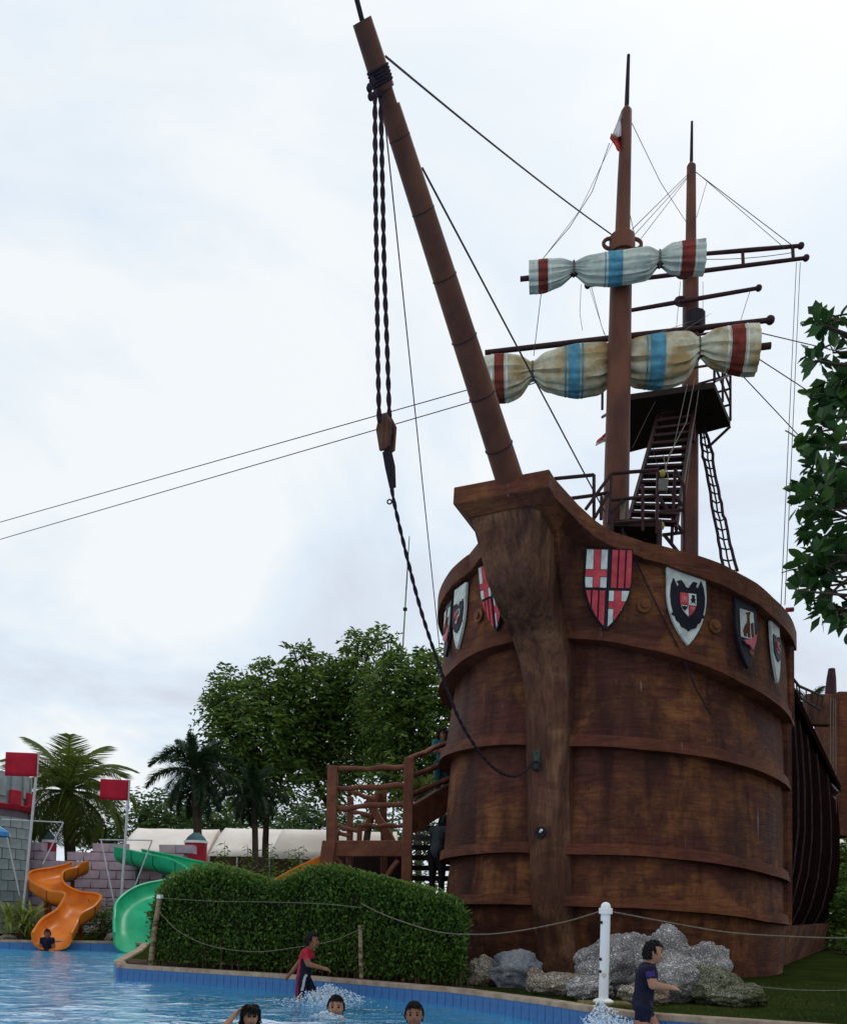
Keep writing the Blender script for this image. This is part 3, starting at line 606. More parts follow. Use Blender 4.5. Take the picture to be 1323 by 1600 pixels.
# ---- furled sails
def sail(f, dy, st, stripes, ties, m_c, seed, lab):
    xs = np.array([s[0] for s in st], float); tp = np.array([s[1] for s in st], float); bt_ = np.array([s[2] for s in st], float)
    n = 150; X = np.linspace(xs[0], xs[-1], n)
    def cub(v):                                       # smooth interpolation
        y = np.interp(X, xs, v); k = np.array([1, 2, 3, 4, 3, 2, 1.])/16; yp = np.pad(y, 3, mode='edge')
        return np.convolve(yp, k, 'valid')
    t_, b_ = cub(tp), cub(bt_); M_ = 64; rows = []
    rs = np.random.default_rng(seed); ph = rs.uniform(0, 6.28, 8)
    tie = np.array([min(abs(x-q) for q in ties) for x in X])
    def pt(i, j, off=0.0):
        a = 2*math.pi*j/M_; A, B = f(X[i], t_[i], dy), f(X[i], b_[i], dy); c = (A+B)/2; r = np.linalg.norm(A-B)/2*.93
        up_ = (A-B)/np.linalg.norm(A-B); fwd = np.array([-.15, -1, 0]); fwd /= np.linalg.norm(fwd)
        amp = .055 + .10*math.exp(-(tie[i]/26)**2)
        fo = amp*(abs(math.sin(a*5.5+ph[0]+.02*X[i])) + .6*math.sin(a*13+ph[1]-.013*X[i]) + .5*math.sin(a*21+ph[2]+.03*X[i]) - .5)
        e = (r*(1+fo)+off); ee = (r*.95*(1+fo)+off)
        return c + up_*math.sin(a)*e + fwd*math.cos(a)*ee
    body = MB()
    rows = [[pt(i, j % M_) for j in range(M_+1)] for i in range(n)]; body.grid(rows)
    for i in (0, n-1):                                # rolled cloth ends
        c = np.mean(rows[i], axis=0); sgn = (rows[1][0]-rows[0][0]) if i == 0 else (rows[n-2][0]-rows[n-1][0])
        r1 = [c+(p-c)*.72+sgn*.3 for p in rows[i]]; r2 = [c+(p-c)*.4+sgn*.2 for p in rows[i]]; r3 = [c+(p-c)*.05+sgn*1.2 for p in rows[i]]
        body.grid([rows[i], r1, r2, r3])
    S = body.build('sail', m_c, ship, True, 60); S['label'] = lab
    for (x0, x1, m) in stripes:
        i0 = int(np.argmin(abs(X-x0))); i1 = max(int(np.argmin(abs(X-x1))), i0+1)
        MB().grid([[pt(i, j % M_, .006) for j in range(M_+1)] for i in range(i0, i1+1)]).build('stripe', m, S, True, 60)
    for q in ties:
        i = int(np.argmin(abs(X-q))); MB().tube([pt(i, j % M_, .012) for j in range(0, M_+1, 2)], .018, 6, False).build('tie', m_rope_l, S, True)
    return S
wl = m_shield_w
sail(Y1, -.42, [(827, 411, 457), (850, 409, 455), (877, 408, 444), (897, 412, 427), (917, 405, 442), (950, 398, 445), (985, 393, 441), (1012, 391, 434), (1030, 396, 413), (1048, 385, 425), (1075, 380, 427), (1100, 377, 428)],
     [(836, 839, wl), (841, 856, m_red_s), (858, 861, wl), (944, 947, m_blue_s), (950, 972, m_blue_s), (1059, 1062, wl), (1064, 1083, m_red_s), (1085, 1088, wl)], (897, 1030), m_sail, 3, 'short furled upper sail with red end bands and a blue band')
sail(Y1, .40, [(748, 563, 620), (772, 558, 627), (795, 557, 626), (815, 560, 614), (832, 570, 588), (849, 556, 608), (875, 547, 615), (905, 542, 618), (940, 539, 612), (968, 545, 582), (990, 533, 602), (1020, 527, 604), (1050, 524, 601), (1076, 524, 590), (1093, 532, 553), (1110, 519, 572), (1140, 514, 580), (1165, 511, 584), (1182, 511, 583)],
     [(768, 771, wl), (774, 788, m_red_s), (791, 794, wl), (882, 886, m_blue_s), (888, 906, m_blue_s), (908, 912, m_blue_s), (1006, 1010, m_blue_s), (1012, 1032, m_blue_s), (1034, 1037, m_blue_s), (1132, 1135, wl), (1138, 1158, m_red_s), (1161, 1164, wl)], (832, 968, 1093), m_sail_o, 5, 'long furled lower sail stained ochre, behind the mast')

# ---- lookout platform on the rear mast
zp = 12.9
def PZ(px, py): return G(px, py, zp)
q = [PZ(983, 625), PZ(1116, 606), PZ(1141, 666), PZ(983, 707)]
dn = np.array([0, 0, .14]); plat = MB().slab([[q[0], q[1]], [q[3], q[2]]], [[q[0]+dn, q[1]+dn], [q[3]+dn, q[2]+dn]]).build('lookout_platform', m_darkwood, ship)
upz = np.array([0, 0, 1.0])
corners = [q[0], q[1], q[2], q[3]]
def rail_run(parent, a, b, n, hs, r=.03):
    for i in range(n+1):
        p = a+(b-a)*i/n; MB().tube([p, p+upz*hs[-1]], r, 6).build('post', m_pipe, parent)
    for h in hs: MB().tube([a+upz*h, b+upz*h], r*.9, 6).build('rail', m_pipe, parent)
for i in range(4):
    a, b = corners[i], corners[(i+1) % 4]
    if i == 3: a, b = q[3], q[0]
    rail_run(plat, a+dn, b+dn, 2, (.4, .8, 1.15))
MB().tube([q[1]+dn, q[2]+dn+upz*1.15], .03, 6).build('brace', m_pipe, plat); MB().tube([q[2], D(1105, 700, 20.7)], .035, 6).build('brace', m_pipe, plat)
q0 = D(941, 640, 21.5); MB().tube([q0, q0+upz*.9], .035, 6).build('post', m_pipe, plat); MB().tube([q0-upz*.2, q[0]], .035, 6).build('brace', m_pipe, plat); MB().tube([q0+upz*.8, q[0]+upz*.9], .03, 6).build('rail', m_pipe, plat)
# ---- companion stair up to it
stair = MB()
nst = 15; sa, sb = (985, 1048, 812), (1032, 1088, 655)
st_o = None
pa = [D(1003, 818, 16.6), D(1031, 640, 20.0)]; pb = [D(1052, 818, 16.6), D(1084, 628, 20.0)]
st_o = MB().beam(D(1056, 826, 16.6), D(1086, 628, 20.0), .06, .12).build('companion_stair', m_pipe, ship)
MB().beam(D(980, 822, 16.6), D(1031, 640, 20.0), .06, .12).build('stringer', m_pipe, st_o)
for i in range(nst):
    f = (i+.3)/nst; y = 16.6+3.4*f
    a = D(980+(1031-980)*f, 818+(640-818)*f, y); b = D(1056+(1086-1056)*f, 822+(630-822)*f, y); MB().beam(a, b, .20, .06).build('tread', m_pipe, st_o, bevel=.01)
for (x0, x1) in ((1029, 1030), (1083, 1086)):
    MB().beam(D(x0, 690, 19.6), D(x1, 610, 20.0), .07, .1).build('ladder_rail', m_pipe, st_o)
for yy in (625, 640, 655, 670, 685):
    MB().beam(D(1030, yy, 19.7), D(1084, yy-4, 19.7), .06, .06).build('rung', m_pipe, st_o)
# ---- raised landing with pipe rails at the foot of the stair
lz = D(1000, 824, 15.2)[2]
la = [D(955, 826, 14.9), D(1030, 834, 14.9), D(1032, 815, 17.2), D(960, 812, 17.2)]
for p in la: p[2] = lz
ld = MB().slab([[la[0], la[1]], [la[3], la[2]]], [[p-upz*.12 for p in (la[0], la[1])], [p-upz*.12 for p in (la[3], la[2])]]).build('landing', m_darkwood, ship)
for p in la: MB().tube([p, [p[0], p[1], 5.45]], .05, 8).build('leg', m_pipe, ld)
def pipes(parent, y, segs, r=.03):
    for a, b in segs: MB().tube([D(*a, y if not isinstance(y, tuple) else y[0]), D(*b, y if not isinstance(y, tuple) else y[1])], r, 6).build('rail', m_pipe, parent)
pipes(ld, 15.0, [((866, 748), (928, 742)), ((928, 742), (928, 812)), ((890, 779), (928, 774)), ((928, 774), (950, 770))], .032)
pipes(ld, 14.9, [((955, 740), (1028, 734)), ((955, 781), (1028, 775)), ((953, 818), (1024, 812)), ((955, 740), (951, 818)), ((1028, 734), (1026, 834)), ((955, 740), (915, 796)), ((950, 772), (930, 808)), ((940, 776), (939, 812)), ((953, 802), (974, 781)), ((1004, 757), (1004, 830))], .032)
MB().tube([D(974, 782, 15.0), D(971, 826, 15.0)], .05, 8).build('post', m_rope_l, ld)
pipes(ld, 16.9, [((1055, 733), (1049, 850)), ((1030, 778), (1066, 832)), ((1046, 764), (1066, 790)), ((1055, 735), (1069, 760)), ((1069, 760), (1069, 870)), ((1030, 800), (1066, 797)), ((1035, 836), (1066, 832)), ((1037, 835), (1062, 866))], .035)
MB().box(D(1035, 759, 14.85), (.15, .1, .22)).build('lamp_box', mat('lamp_box_grey', (.16, .15, .13), None, .6), ld, bevel=.01)
m_yel = mat('lamp_yellow', (.42, .36, .05), (.25, .2, .03), .5)
MB().ell(D(1035, 740, 14.85), (.05, .05, .07), nu=8, nv=6).build('lamp_cap', m_yel, ld, True)
MB().ell(D(1034, 822, 15.6), (.05, .05, .075), nu=8, nv=6).build('lamp_cap', m_yel, ld, True)
# ---- ratline ladder
ra = catm([D(1095, 672, 20.5), D(1097, 705, 20.4), D(1106, 745, 20.2), D(1113, 790, 20.0), D(1121, 835, 19.8), D(1131, 892, 19.5)], 5); rb = catm([D(1102, 672, 20.3), D(1113, 710, 20.2), D(1119, 752, 20.0), D(1129, 795, 19.8), D(1138, 840, 19.5), D(1152, 892, 19.2)], 5)
ra = [p+rng.normal(size=3)*.010 for p in ra]; rb = [p+rng.normal(size=3)*.010 for p in rb]
def along(p, f):
    f = f*(len(p)-1); i = min(int(f), len(p)-2); return p[i]*(1-(f-i))+p[i+1]*(f-i)
rl = MB().tube(ra, .035, 6).build('ratline', m_rope_d, ship, True); MB().tube(rb, .035, 6).build('shroud', m_rope_d, rl, True)
MB().tube([(a+b)/2 for a, b in zip(ra, rb)], .02, 6).build('shroud', m_rope_d, rl, True)
for i in range(17): MB().tube([along(ra, i/16), (along(ra, i/16)+along(rb, i/16))/2-np.array([0, 0, .02+.03*rng.random()]), along(rb, max(0, i/16-.015*rng.random()))], .02, 5).build('rung', m_rope_d, rl)
rc = [D(1229, 1048, 15.6), D(1248, 1072, 18), D(1285, 1088, 23)]; rd = [D(1229, 1062, 15.6), D(1250, 1090, 18), D(1282, 1110, 23)]
rl = MB().tube(rc, .03, 6).build('ratline', m_rope_d, ship, True); MB().tube(rd, .03, 6).build('shroud', m_rope_d, rl, True)
for i in range(9): MB().tube([along(rc, i/8), along(rd, i/8)], .016, 5).build('rung', m_rope_d, rl)
# ---- rigging
def rig(pts, r=.008, m=None, sag=0.0):
    P_ = [np.array(D(*p)) for p in pts]
    if sag and len(P_) == 2:
        a, b = P_; P_ = [a+(b-a)*i/14 - upz*sag*4*(i/14)*(1-i/14) for i in range(15)]
    MB().tube(P_, r*.8, 5).build('rigging_line', m or m_wire, ship, True)
fk = CL(603, 88); fk2 = CL(660, 262)
def rigw(a, b, r, m=None, sag=0):
    P_ = [a+(b-a)*i/14 - upz*sag*4*(i/14)*(1-i/14) for i in range(15)]; MB().tube(P_, r, 5).build('rigging_line', m or m_wire, ship, True)
rigw(fk, D(955, 366, 15.3), .012, None, .05); rigw(fk2, D(945, 800, 14.6), .012)
rigw(CL(603, 200), D(687, 1012, 14.2), .008)
rig([(952, 224, 15.4), (925, 300, 15.35), (890, 355, 15.2), (850, 402, 15.0)], .009); rig([(968, 200, 15.4), (905, 330, 15.2), (848, 405, 15.0)], .006)
rig([(986, 190, 15.4), (1032, 285, 17), (1074, 350, 20.4)], .008)
rig([(1075, 272, 20.7), (988, 358, 15.5)], .011); rig([(1075, 275, 20.7), (992, 366, 15.5)], .009); rig([(1074, 278, 20.7), (1002, 372, 15.5)], .009)
rig([(983, 330, 15.4), (991, 365, 15.3)], .008); rig([(1104, 285, 20.7), (1088, 340, 20.6)], .008)
rig([(1087, 269, 20.7), (1238, 384, 19.9)], .012); rig([(1089, 270, 20.7), (1226, 388, 20.0)], .009)
rig([(1244, 410, 19.8), (1220, 945, 14.4)], .010); rig([(1250, 410, 19.8), (1226, 945, 14.4)], .010)
rig([(1183, 519, 15.3), (1420, 575, 21)], .013); rig([(1181, 558, 15.3), (1430, 720, 20)], .013); rig([(1158, 585, 15.6), (1360, 800, 20)], .013)
rig([(1172, 453, 20), (1156, 504, 20)], .009); rig([(924, 448, 21), (940, 510, 21), (946, 525, 21)], .010); rig([(920, 446, 21), (944, 522, 21)], .007); rig([(908, 444, 15), (906, 490, 15), (910, 516, 15)], .006)
rig([(846, 455, 15), (834, 556, 15.6)], .009); rig([(1100, 405, 20), (1236, 395, 19.9)], .010, None, .05); rig([(1063, 440, 15.2), (1056, 520, 15.4)], .006); rig([(1098, 440, 20.4), (1098, 500, 20.4)], .008)
rig([(1032, 612, 19.4), (1012, 650, 19.2), (988, 700, 19)], .010); rig([(960, 545, 15.5), (1085, 500, 20.3)], .006); rig([(1000, 560, 15.6), (1110, 490, 20.4)], .006)
rig([(1086, 590, 19), (1072, 660, 18.6), (1045, 712, 17.5), (1037, 745, 16.4)], .014, m_rope_l); rig([(1093, 600, 19), (1080, 690, 18.4), (1071, 780, 17), (1066, 870, 16.9)], .010, m_rope_l); rig([(1074, 600, 19), (1052, 700, 18), (1036, 740, 16.4)], .010, m_rope_l)
rig([(1036, 712, 16.4), (1044, 745, 16.3), (1041, 770, 16)], .014, m_rope_l); rig([(1034, 822, 15.6), (1032, 835, 15.5), (1027, 846, 15.2)], .014, m_rope_l); rig([(1020, 700, 17), (1032, 745, 17)], .006)
hp = [HT(*p) for p in ((970, 835), (1000, 900), (1030, 965), (1062, 1030))]
MB().tube([HP(t, z, .17 if i == 0 else .10) for i, (t, z) in enumerate(hp)] + [HP(*HT(1085, 1075), .02), HP(*HT(1108, 1118), .03)], .012, 5).build('rigging_line', m_rope_d, ship, True)
# ---- small flag at the foremast head, and a scrap of flag lower down
m_fw = mat('flag_white', (.62, .58, .56), (.45, .40, .40), .9, 8); m_fr = mat('flag_red', (.52, .06, .05), (.33, .03, .03), .9, 8)
def cloth(grid_px, y, name, m, parent):
    rows = [[D(px, py, y + .10*math.sin(i*1.7+j*1.1)) for j, (px, py) in enumerate(rw)] for i, rw in enumerate(grid_px)]
    o = MB().grid(rows).build(name, m, parent, True, 180); s = o.modifiers.new('s', 'SOLIDIFY'); s.thickness = .006; return o
fg = cloth([[(971, 172), (966, 186), (961, 200), (957, 210)], [(971, 190), (968, 199), (964, 206), (959, 211)], [(970, 212), (967, 214), (964, 214), (959, 211)]], 15.3, 'flag', m_fw, ship)
cloth([[(970, 212), (967, 213), (962, 213), (955, 208)], [(970, 226), (966, 226), (960, 222), (953, 216)], [(969, 237), (966, 236), (964, 234), (961, 228)]], 15.3, 'red_half', m_fr, fg)
fg = cloth([[(946, 676), (940, 682), (933, 688)], [(946, 682), (940, 687), (931, 693)]], 20.5, 'flag', m_fr, ship)
cloth([[(946, 682), (940, 687), (931, 693)], [(946, 690), (940, 692), (930, 697)]], 20.5, 'white_half', m_fw, fg)
c = D(1228, 953, 14.2); MB().tube([c, c+np.array([.12, 0, .01])], .04, 8).build('cleat', mat('cleat_red', (.28, .03, .05), None, .5), ship)
print('ship ok')

# ================================================================ THINGS ON AND ABOUT THE SHIP
# ---- hanging block and tackle
tk = thing('block_and_tackle', 'dark twisted ropes and wooden block hanging from the bowsprit tip', 'tackle', tuple(CL(603, 680)))
def twist(pts, R_, r, turns_per_m, name, m, parent, n_s=2):
    P_ = [np.array(p) for p in pts]; L_ = [0]
    for a, b in zip(P_[:-1], P_[1:]): L_.append(L_[-1]+np.linalg.norm(b-a))
    tot = L_[-1]; k = int(tot*turns_per_m*9)+2; mb = MB(); Q = []
    for i in range(k):
        s = tot*i/(k-1); Q.append(np.array([np.interp(s, L_, [p[c] for p in P_]) for c in range(3)]))
    for q in range(n_s):
        pl = []
        for i in range(k):
            t = Q[min(i+1, k-1)]-Q[max(i-1, 0)]; t /= np.linalg.norm(t); sd = np.cross(t, (0.3, 1, 0.1)); sd /= np.linalg.norm(sd); u = np.cross(sd, t)
            a = 2*math.pi*(tot*i/(k-1)*turns_per_m + q/n_s); pl.append(Q[i] + R_*(math.cos(a)*sd+math.sin(a)*u))
        mb.tube(pl, r, 5)
    return mb.build(name, m, parent, True)
twist(catm([CL(586, 150), CL(587, 300), CL(589, 430), CL(591, 560), CL(593, 660)]), .011, .0165, 3.2, 'rope', m_rope_d, tk)
twist(catm([CL(595, 150), CL(598, 300), CL(601, 430), CL(606, 560), CL(609, 660)]), .011, .0165, 3.2, 'rope', m_rope_d, tk)
twist(catm([CL(609, 705), CL(612, 745), CL(615, 780), CL(636, 870), CL(660, 960), CL(690, 1050), CL(715, 1118), CL(742, 1165), CL(772, 1200), CL(800, 1213), CL(820, 1205), CL(833, 1190)]), .009, .0135, 4, 'mooring_rope', m_rope_d, tk)
MB().tube([CL(605, 705), CL(610, 730), CL(614, 762)], [.05, .055, .035], 8).build('splice', m_rope_d, tk, True)
q = [CL(609+3.5*math.cos(a), 784+3.5*math.sin(a)) for a in np.linspace(0, 6.28, 12)]; MB().tube(q, .008, 5, False).build('loop', m_rope_d, tk)
bc = CL(604, 678); hx, hz = .085, .185
oc = [(-.055, hz), (.03, hz), (.09, .07), (.075, -hz+.02), (.02, -hz), (-.045, -hz), (-.09, .04)]
axx = np.array([.86, -.5, 0]); ay = np.array([-.5, -.86, 0])
for s_ in (-.045, .045):
    MB().poly([(a, b) for a, b in oc], lambda a, b, n: bc+axx*a+np.array([0, 0, b])+ay*(s_-.015+n), .03)  .build('cheek', m_stem, tk, bevel=.008)
MB().tube([bc+ay*-.028, bc+ay*.028], .07, 14).build('sheave', m_dark, tk, True)
for k in range(5):
    c = CL(590+k*.8, 108+k*6); q = []
    for a in np.linspace(0, 2*math.pi, 16):
        sd = np.cross(bd, (0, 0, 1)); sd /= np.linalg.norm(sd); u = np.cross(sd, bd); cc = bt + bd*((c-bt)@bd); q.append(cc + .106*(math.cos(a)*sd+math.sin(a)*u))
    MB().tube(q, .014, 6, False).build('strop_turn', m_rope_d, tk, True)
for k, (px, py) in enumerate([(582, 128), (578, 142), (586, 150), (580, 155), (592, 145)]):
    c = CL(px, py); MB().ell(c + np.array([0, -.03*(k % 2), 0]), (.032, .03, .045), nu=8, nv=6).build('knot', m_rope_d, tk, True)
# ---- two long cables running off to the left
for (a, b, lab) in (((735, 608), (-10, 819), 'upper of two thin cables running from the mast to the left'), ((740, 627), (-10, 846), 'lower of two thin cables running from the mast to the left')):
    dx = (b[1]-a[1])/(b[0]-a[0]); p = [D(955, a[1]+dx*220, 15.7), D(a[0], a[1], 18), D(*b, 26), D(-500, b[1]-dx*490+18, 33)]
    o = MB().tube(p, .011, 5).build('cable', m_wire); tag(o, lab, 'cable')

# ================================================================ WOODEN ACCESS STAIR LEFT OF THE HULL
ws = thing('timber_stair', 'brown log platform with railings and a stair rising to the ship', 'staircase', tuple(D(575, 1491, 16)*np.array([1, 1, 0])+np.array([0, 0, GZ])))
def logp(name, a, b, r, ya=16.0, yb=None, parent=None):
    A, B = D(*a, ya), D(*b, yb if yb else ya); pts = [A+(B-A)*i/6 + .012*rng.normal(size=3)*(0 < i < 6) for i in range(7)]
    return MB().tube(pts, [r*(1+.12*rng.normal()) for _ in range(7)], 9).build(name, m_log, parent or ws, True)
def post(a, b, wd, y=16.0, ground=True):
    A, B = D(*a, y), D(*b, y)
    if ground: B = A+(B-A)*((A[2]-GZ)/(A[2]-B[2]))
    return MB().beam(A, B, wd, wd, (0, 1, 0)).build('post', m_log, ws, bevel=.02)
post((521, 1197), (518, 1340), .19); post((640, 1184), (635, 1385), .19)
MB().beam(D(516, 1315, 16), D(507, 1380, 16), .26, .26, (0, 1, 0)).build('post', m_log, ws, bevel=.02)
post((548, 1245), (546, 1380), .13, 18.0); post((563, 1288), (561, 1330), .10, 17.0, False); post((600, 1230), (600, 1380), .13, 18.2)
for (a, b) in (((514, 1203), (638, 1198)), ((522, 1232), (638, 1228)), ((522, 1262), (636, 1257))): logp('rail', a, b, .055)
for (a, b) in (((638, 1187), (712, 1155)), ((640, 1214), (712, 1186)), ((640, 1243), (712, 1212))): logp('rail', a, b, .055, 16.0, 17.2)
for (a, b) in (((543, 1236), (584, 1248)), ((543, 1265), (580, 1275)), ((522, 1289), (563, 1299)), ((520, 1300), (548, 1306)), ((567, 1290), (634, 1290))): logp('rail', a, b, .05, 17.6)
MB().beam(D(520, 1326, 15.98), D(636, 1326, 15.98), .12, .30).build('fascia_beam', m_log, ws, bevel=.015)
MB().beam(D(642, 1282, 16.05), D(716, 1236, 17.2), .10, .50).build('stringer', m_log, ws, bevel=.015)
MB().beam(D(642, 1276, 17.2), D(716, 1228, 18.4), .10, .40).build('stringer', m_darkwood, ws)
z_pl = D(575, 1318, 16)[2]
for k in range(9):
    a, b = D(520, 1318, 16.1+k*.2), D(636, 1318, 16.1+k*.2); a[2] = b[2] = z_pl; MB().beam(a, b, .185, .05).build('plank', m_log, ws)
for k in range(7):
    f = k/6.5; MB().beam(D(642+60*f, 1290-40*f, 16.1+1.1*f), D(642+60*f, 1290-40*f, 17.2+1.1*f)+np.array([.0, 0, 0]), .24, .05).build('tread', m_darkwood, ws)
for (a, b) in (((524, 1338), (543, 1364)), ((622, 1345), (596, 1382))): logp('brace', a, b, .055)
logp('brace', (575, 1250), (620, 1330), .10, 17.9, 17.9); logp('brace', (592, 1240), (572, 1300), .09, 18.0, 18.0)
m_slat = mat('grey_slat', (.12, .12, .11), (.05, .05, .05), .8, 6)
for k, yy in enumerate((1294, 1309, 1324, 1340, 1356, 1372)):
    MB().beam(D(640, yy, 17.6), D(712, yy+1, 17.6), .04, .11).build('lower_tread', m_slat if k < 2 else m_darkwood, ws)
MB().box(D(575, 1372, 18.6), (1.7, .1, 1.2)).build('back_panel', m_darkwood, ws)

# ================================================================ HEDGE
hx_ = [238, 250, 270, 300, 340, 380, 430, 480, 520, 560, 620, 680, 712, 728]; hy_ = [1430, 1392, 1375, 1362, 1358, 1370, 1386, 1364, 1360, 1370, 1386, 1400, 1415, 1450]
cxp = [185, 300, 450, 600, 650, 706, 762]; cyp = [1508, 1515, 1524, 1536, 1541, 1545, 1552]
def hedge_sec(px):
    f = G(px, np.interp(px, cxp, cyp)); d = f[:2]/np.linalg.norm(f[:2]); fr = f[:2] + d*.48
    zt_ = D(px, np.interp(px, hx_, hy_), fr[1]+.45)[2]; return fr, d, zt_
hd = thing('hedge', 'clipped dark green hedge with a wavy top behind the pool edge', 'hedge', tuple(np.append(hedge_sec(480)[0], GZ)))
rows = []
for px in np.linspace(240, 726, 70):
    fr, d, z = hedge_sec(px); r = []
    for (o, h) in ((.22, .30), (.12, .5), (.10, .85), (.2, .96), (.45, .985), (.9, .93), (1.25, .6), (1.3, .0)):
        p = fr + d*o; n = noise.noise((p[0]*3, p[1]*3, h*5))*.07; r.append((p[0]+d[0]*n, p[1]+d[1]*n, GZ-.02 + (z-.07-GZ)*h + n*.5))
    rows.append(r)
m_core = mat('hedge_twigs', (.016, .022, .008), (.010, .012, .006), .95, 12)
MB().grid(rows).build('twig_core', m_core, hd, True)
n_l = 40000; px = rng.uniform(238, 728, n_l); secs = [hedge_sec(p) for p in np.linspace(238, 728, 100)]
idx = np.clip(((px-238)/490*99).astype(int), 0, 99); FR = np.array([s[0] for s in secs])[idx]; DD = np.array([s[1] for s in secs])[idx]; ZZ = np.array([s[2] for s in secs])[idx]
kk = rng.random(n_l); top = kk < .42
off = np.where(top, rng.uniform(.02, 1.1, n_l), .02+np.abs(rng.normal(0, .09, n_l))); hh = np.where(top, 1.0-np.abs(rng.normal(0, .04, n_l)), rng.uniform(.02, 1, n_l)**.95)
hh = np.where(top, hh*(1-.08*np.clip((.16-off)/.16, 0, 1)), hh)
lump = np.array([noise.noise((a*2.6, b*2.6, c*3)) for a, b, c in zip(FR[:, 0], hh*1.3, off)])
p = np.column_stack([FR + DD*(off - .15*lump)[:, None], GZ + (ZZ-GZ)*hh + .09*lump*top])
p[:, :2] += rng.normal(0, .04, (n_l, 2))
low = p[:, 2] < GZ+.14; keep = ~(low & (rng.random(n_l) < .35)); p = p[keep]; top = top[keep]; DD = DD[keep]; n_l = len(p)
d = rng.normal(size=(n_l, 3)) * .75 + np.column_stack([-DD, np.zeros(n_l)])*(~top)[:, None]*.8 + np.array([0, 0, .55])
m_hl = leaf_mat('hedge_leaf', [(.022, .055, .010), (.045, .10, .016), (.075, .15, .022), (.13, .22, .035)], .3)
o = link('foliage', leaf_mesh('hedge_leaves', m_hl, leaves(p, d, rng.uniform(.038, .085, n_l), rng.uniform(.02, .04, n_l)), BASE[hd.name]), hd); o['kind'] = 'stuff'
sp_, sd_ = [], []
for k in range(420):
    fr, dd, z = hedge_sec(rng.uniform(245, 715)); q = np.append(fr+dd*rng.uniform(.1, .9), z-.03); a_ = np.array([rng.normal(0, .25), rng.normal(0, .25), 1.0])
    for j in range(5): sp_.append(q+a_*(.02+.022*j)); sd_.append(np.array([math.cos(j*2.4), math.sin(j*2.4), .5]))
m_sh = leaf_mat('hedge_shoot', [(.08, .16, .025), (.16, .26, .045)], .35)
o = link('new_growth', leaf_mesh('hedge_shoots', m_sh, leaves(np.array(sp_), np.array(sd_), .065, .028), BASE[hd.name]), hd); o['kind'] = 'stuff'
mb = MB()
for px in np.linspace(245, 722, 60):
    fr, dd, z = hedge_sec(px+rng.uniform(-3, 3)); q = np.append(fr+dd*rng.uniform(.05, .3), GZ-.03); mb.tube([q, q+np.array([rng.normal(0, .04), rng.normal(0, .04), .45])], [.016, .009], 5)
o = mb.build('stems', mat('hedge_stem', (.10, .065, .035), (.05, .035, .02), .9, 10), hd); o['kind'] = 'stuff'
# soil strip under the hedge
m_soil = mat('soil', (.075, .05, .03), (.035, .026, .015), .95, 6, bump=.5, bscale=40)
sa_ = [hedge_sec(p) for p in np.linspace(200, 740, 40)]
o = MB().grid([[(*(s[0]-s[1]*.26), GZ-.022) for s in sa_], [(*(s[0]+s[1]*1.6), GZ-.022) for s in sa_]]).build('flower_bed', m_soil); tag(o, kind='structure')

# ================================================================ ROPE BARRIER
pb_ = G(950, 1572); pb_ = np.array([pb_[0], pb_[1]+.22, GZ])
wp = thing('barrier_post', 'chipped white post with a ball top in front of the coral rocks', 'post', tuple(pb_), 'rope barrier posts')
lean = np.array([.02, 0, 1.0]); hP = D(957, 1410, pb_[1])[2]-GZ
MB().tube([pb_, pb_+lean*.03, pb_+lean*.05], [.10, .10, .062], 14).build('foot', m_white_p, wp, True, 30)
m_chip = mat('chipped_white_paint', (.76, .77, .78), (.36, .25, .15), .5, 5, lo=.30, hi=.40)
MB().tube([pb_+lean*.04, pb_+lean*.5, pb_+lean*(hP-.10)], .047, 14).build('shaft', m_chip, wp, True, 30)
MB().tube([pb_+lean*(hP-.115), pb_+lean*(hP-.06), pb_+lean*(hP-.055)], [.066, .068, .05], 14).build('collar', m_white_p, wp, True, 30)
MB().ell(pb_+lean*(hP-.045), (.05, .05, .048), nu=14, nv=8).build('ball_top', m_white_p, wp, True)
for h in (hP-.2, hP-.56, hP-.68): MB().ell(pb_+lean*h+np.array([-.045, -.03, 0]), (.014, .014, .016), nu=8, nv=6).build('hook', m_dark, wp)
c2 = G(564, 1533); c2 = np.array([c2[0], c2[1]+.10, GZ])
m_cane = mat('cane', (.26, .20, .12), (.09, .055, .03), .8, 9, (1, 1, 2.5), lo=.42, hi=.52)
p2 = MB().tube([c2, D(563, 1446, c2[1])], .026, 9).build('barrier_post', m_cane); tag(p2, 'slim weathered post against the hedge behind the wading child in red', 'post', 'rope barrier posts')
c3 = G(233, 1509); c3 = np.array([c3[0], c3[1]+.10, GZ])
p3 = thing('barrier_post', 'blotchy tan post at the left end of the hedge', 'post', tuple(c3), 'rope barrier posts')
MB().tube([c3, D(242, 1455, c3[1]), D(251, 1402, c3[1])], .042, 9).build('shaft', m_cane, p3, True); MB().tube([D(251, 1404, c3[1]), D(251.5, 1398, c3[1])], [.055, .05], 9).build('cap', m_white_p, p3)
def brope(pts, lab, r=.0075):
    o = MB().tube(catm(pts, 8), r, 6).build('barrier_rope', m_rope_l, None, True); tag(o, lab, 'rope', 'barrier ropes')
y2 = c2[1]-.04
brope([pb_+lean*(hP-.09)+np.array([-.05, 0, 0]), D(880, 1441, pb_[1]+.5), D(800, 1456, 9.5), D(740, 1460, 9.9), D(680, 1455, 10.2), D(610, 1433, y2-.1), D(565, 1412, y2)], 'slack rope from the white post left across the ship bow to the hedge')
brope([D(565, 1418, y2), D(500, 1412, y2+.35), D(400, 1409, y2+.8), D(330, 1408, y2+1.2), D(252, 1403, c3[1]-.05)], 'upper rope stretched along the front of the hedge', .0045)
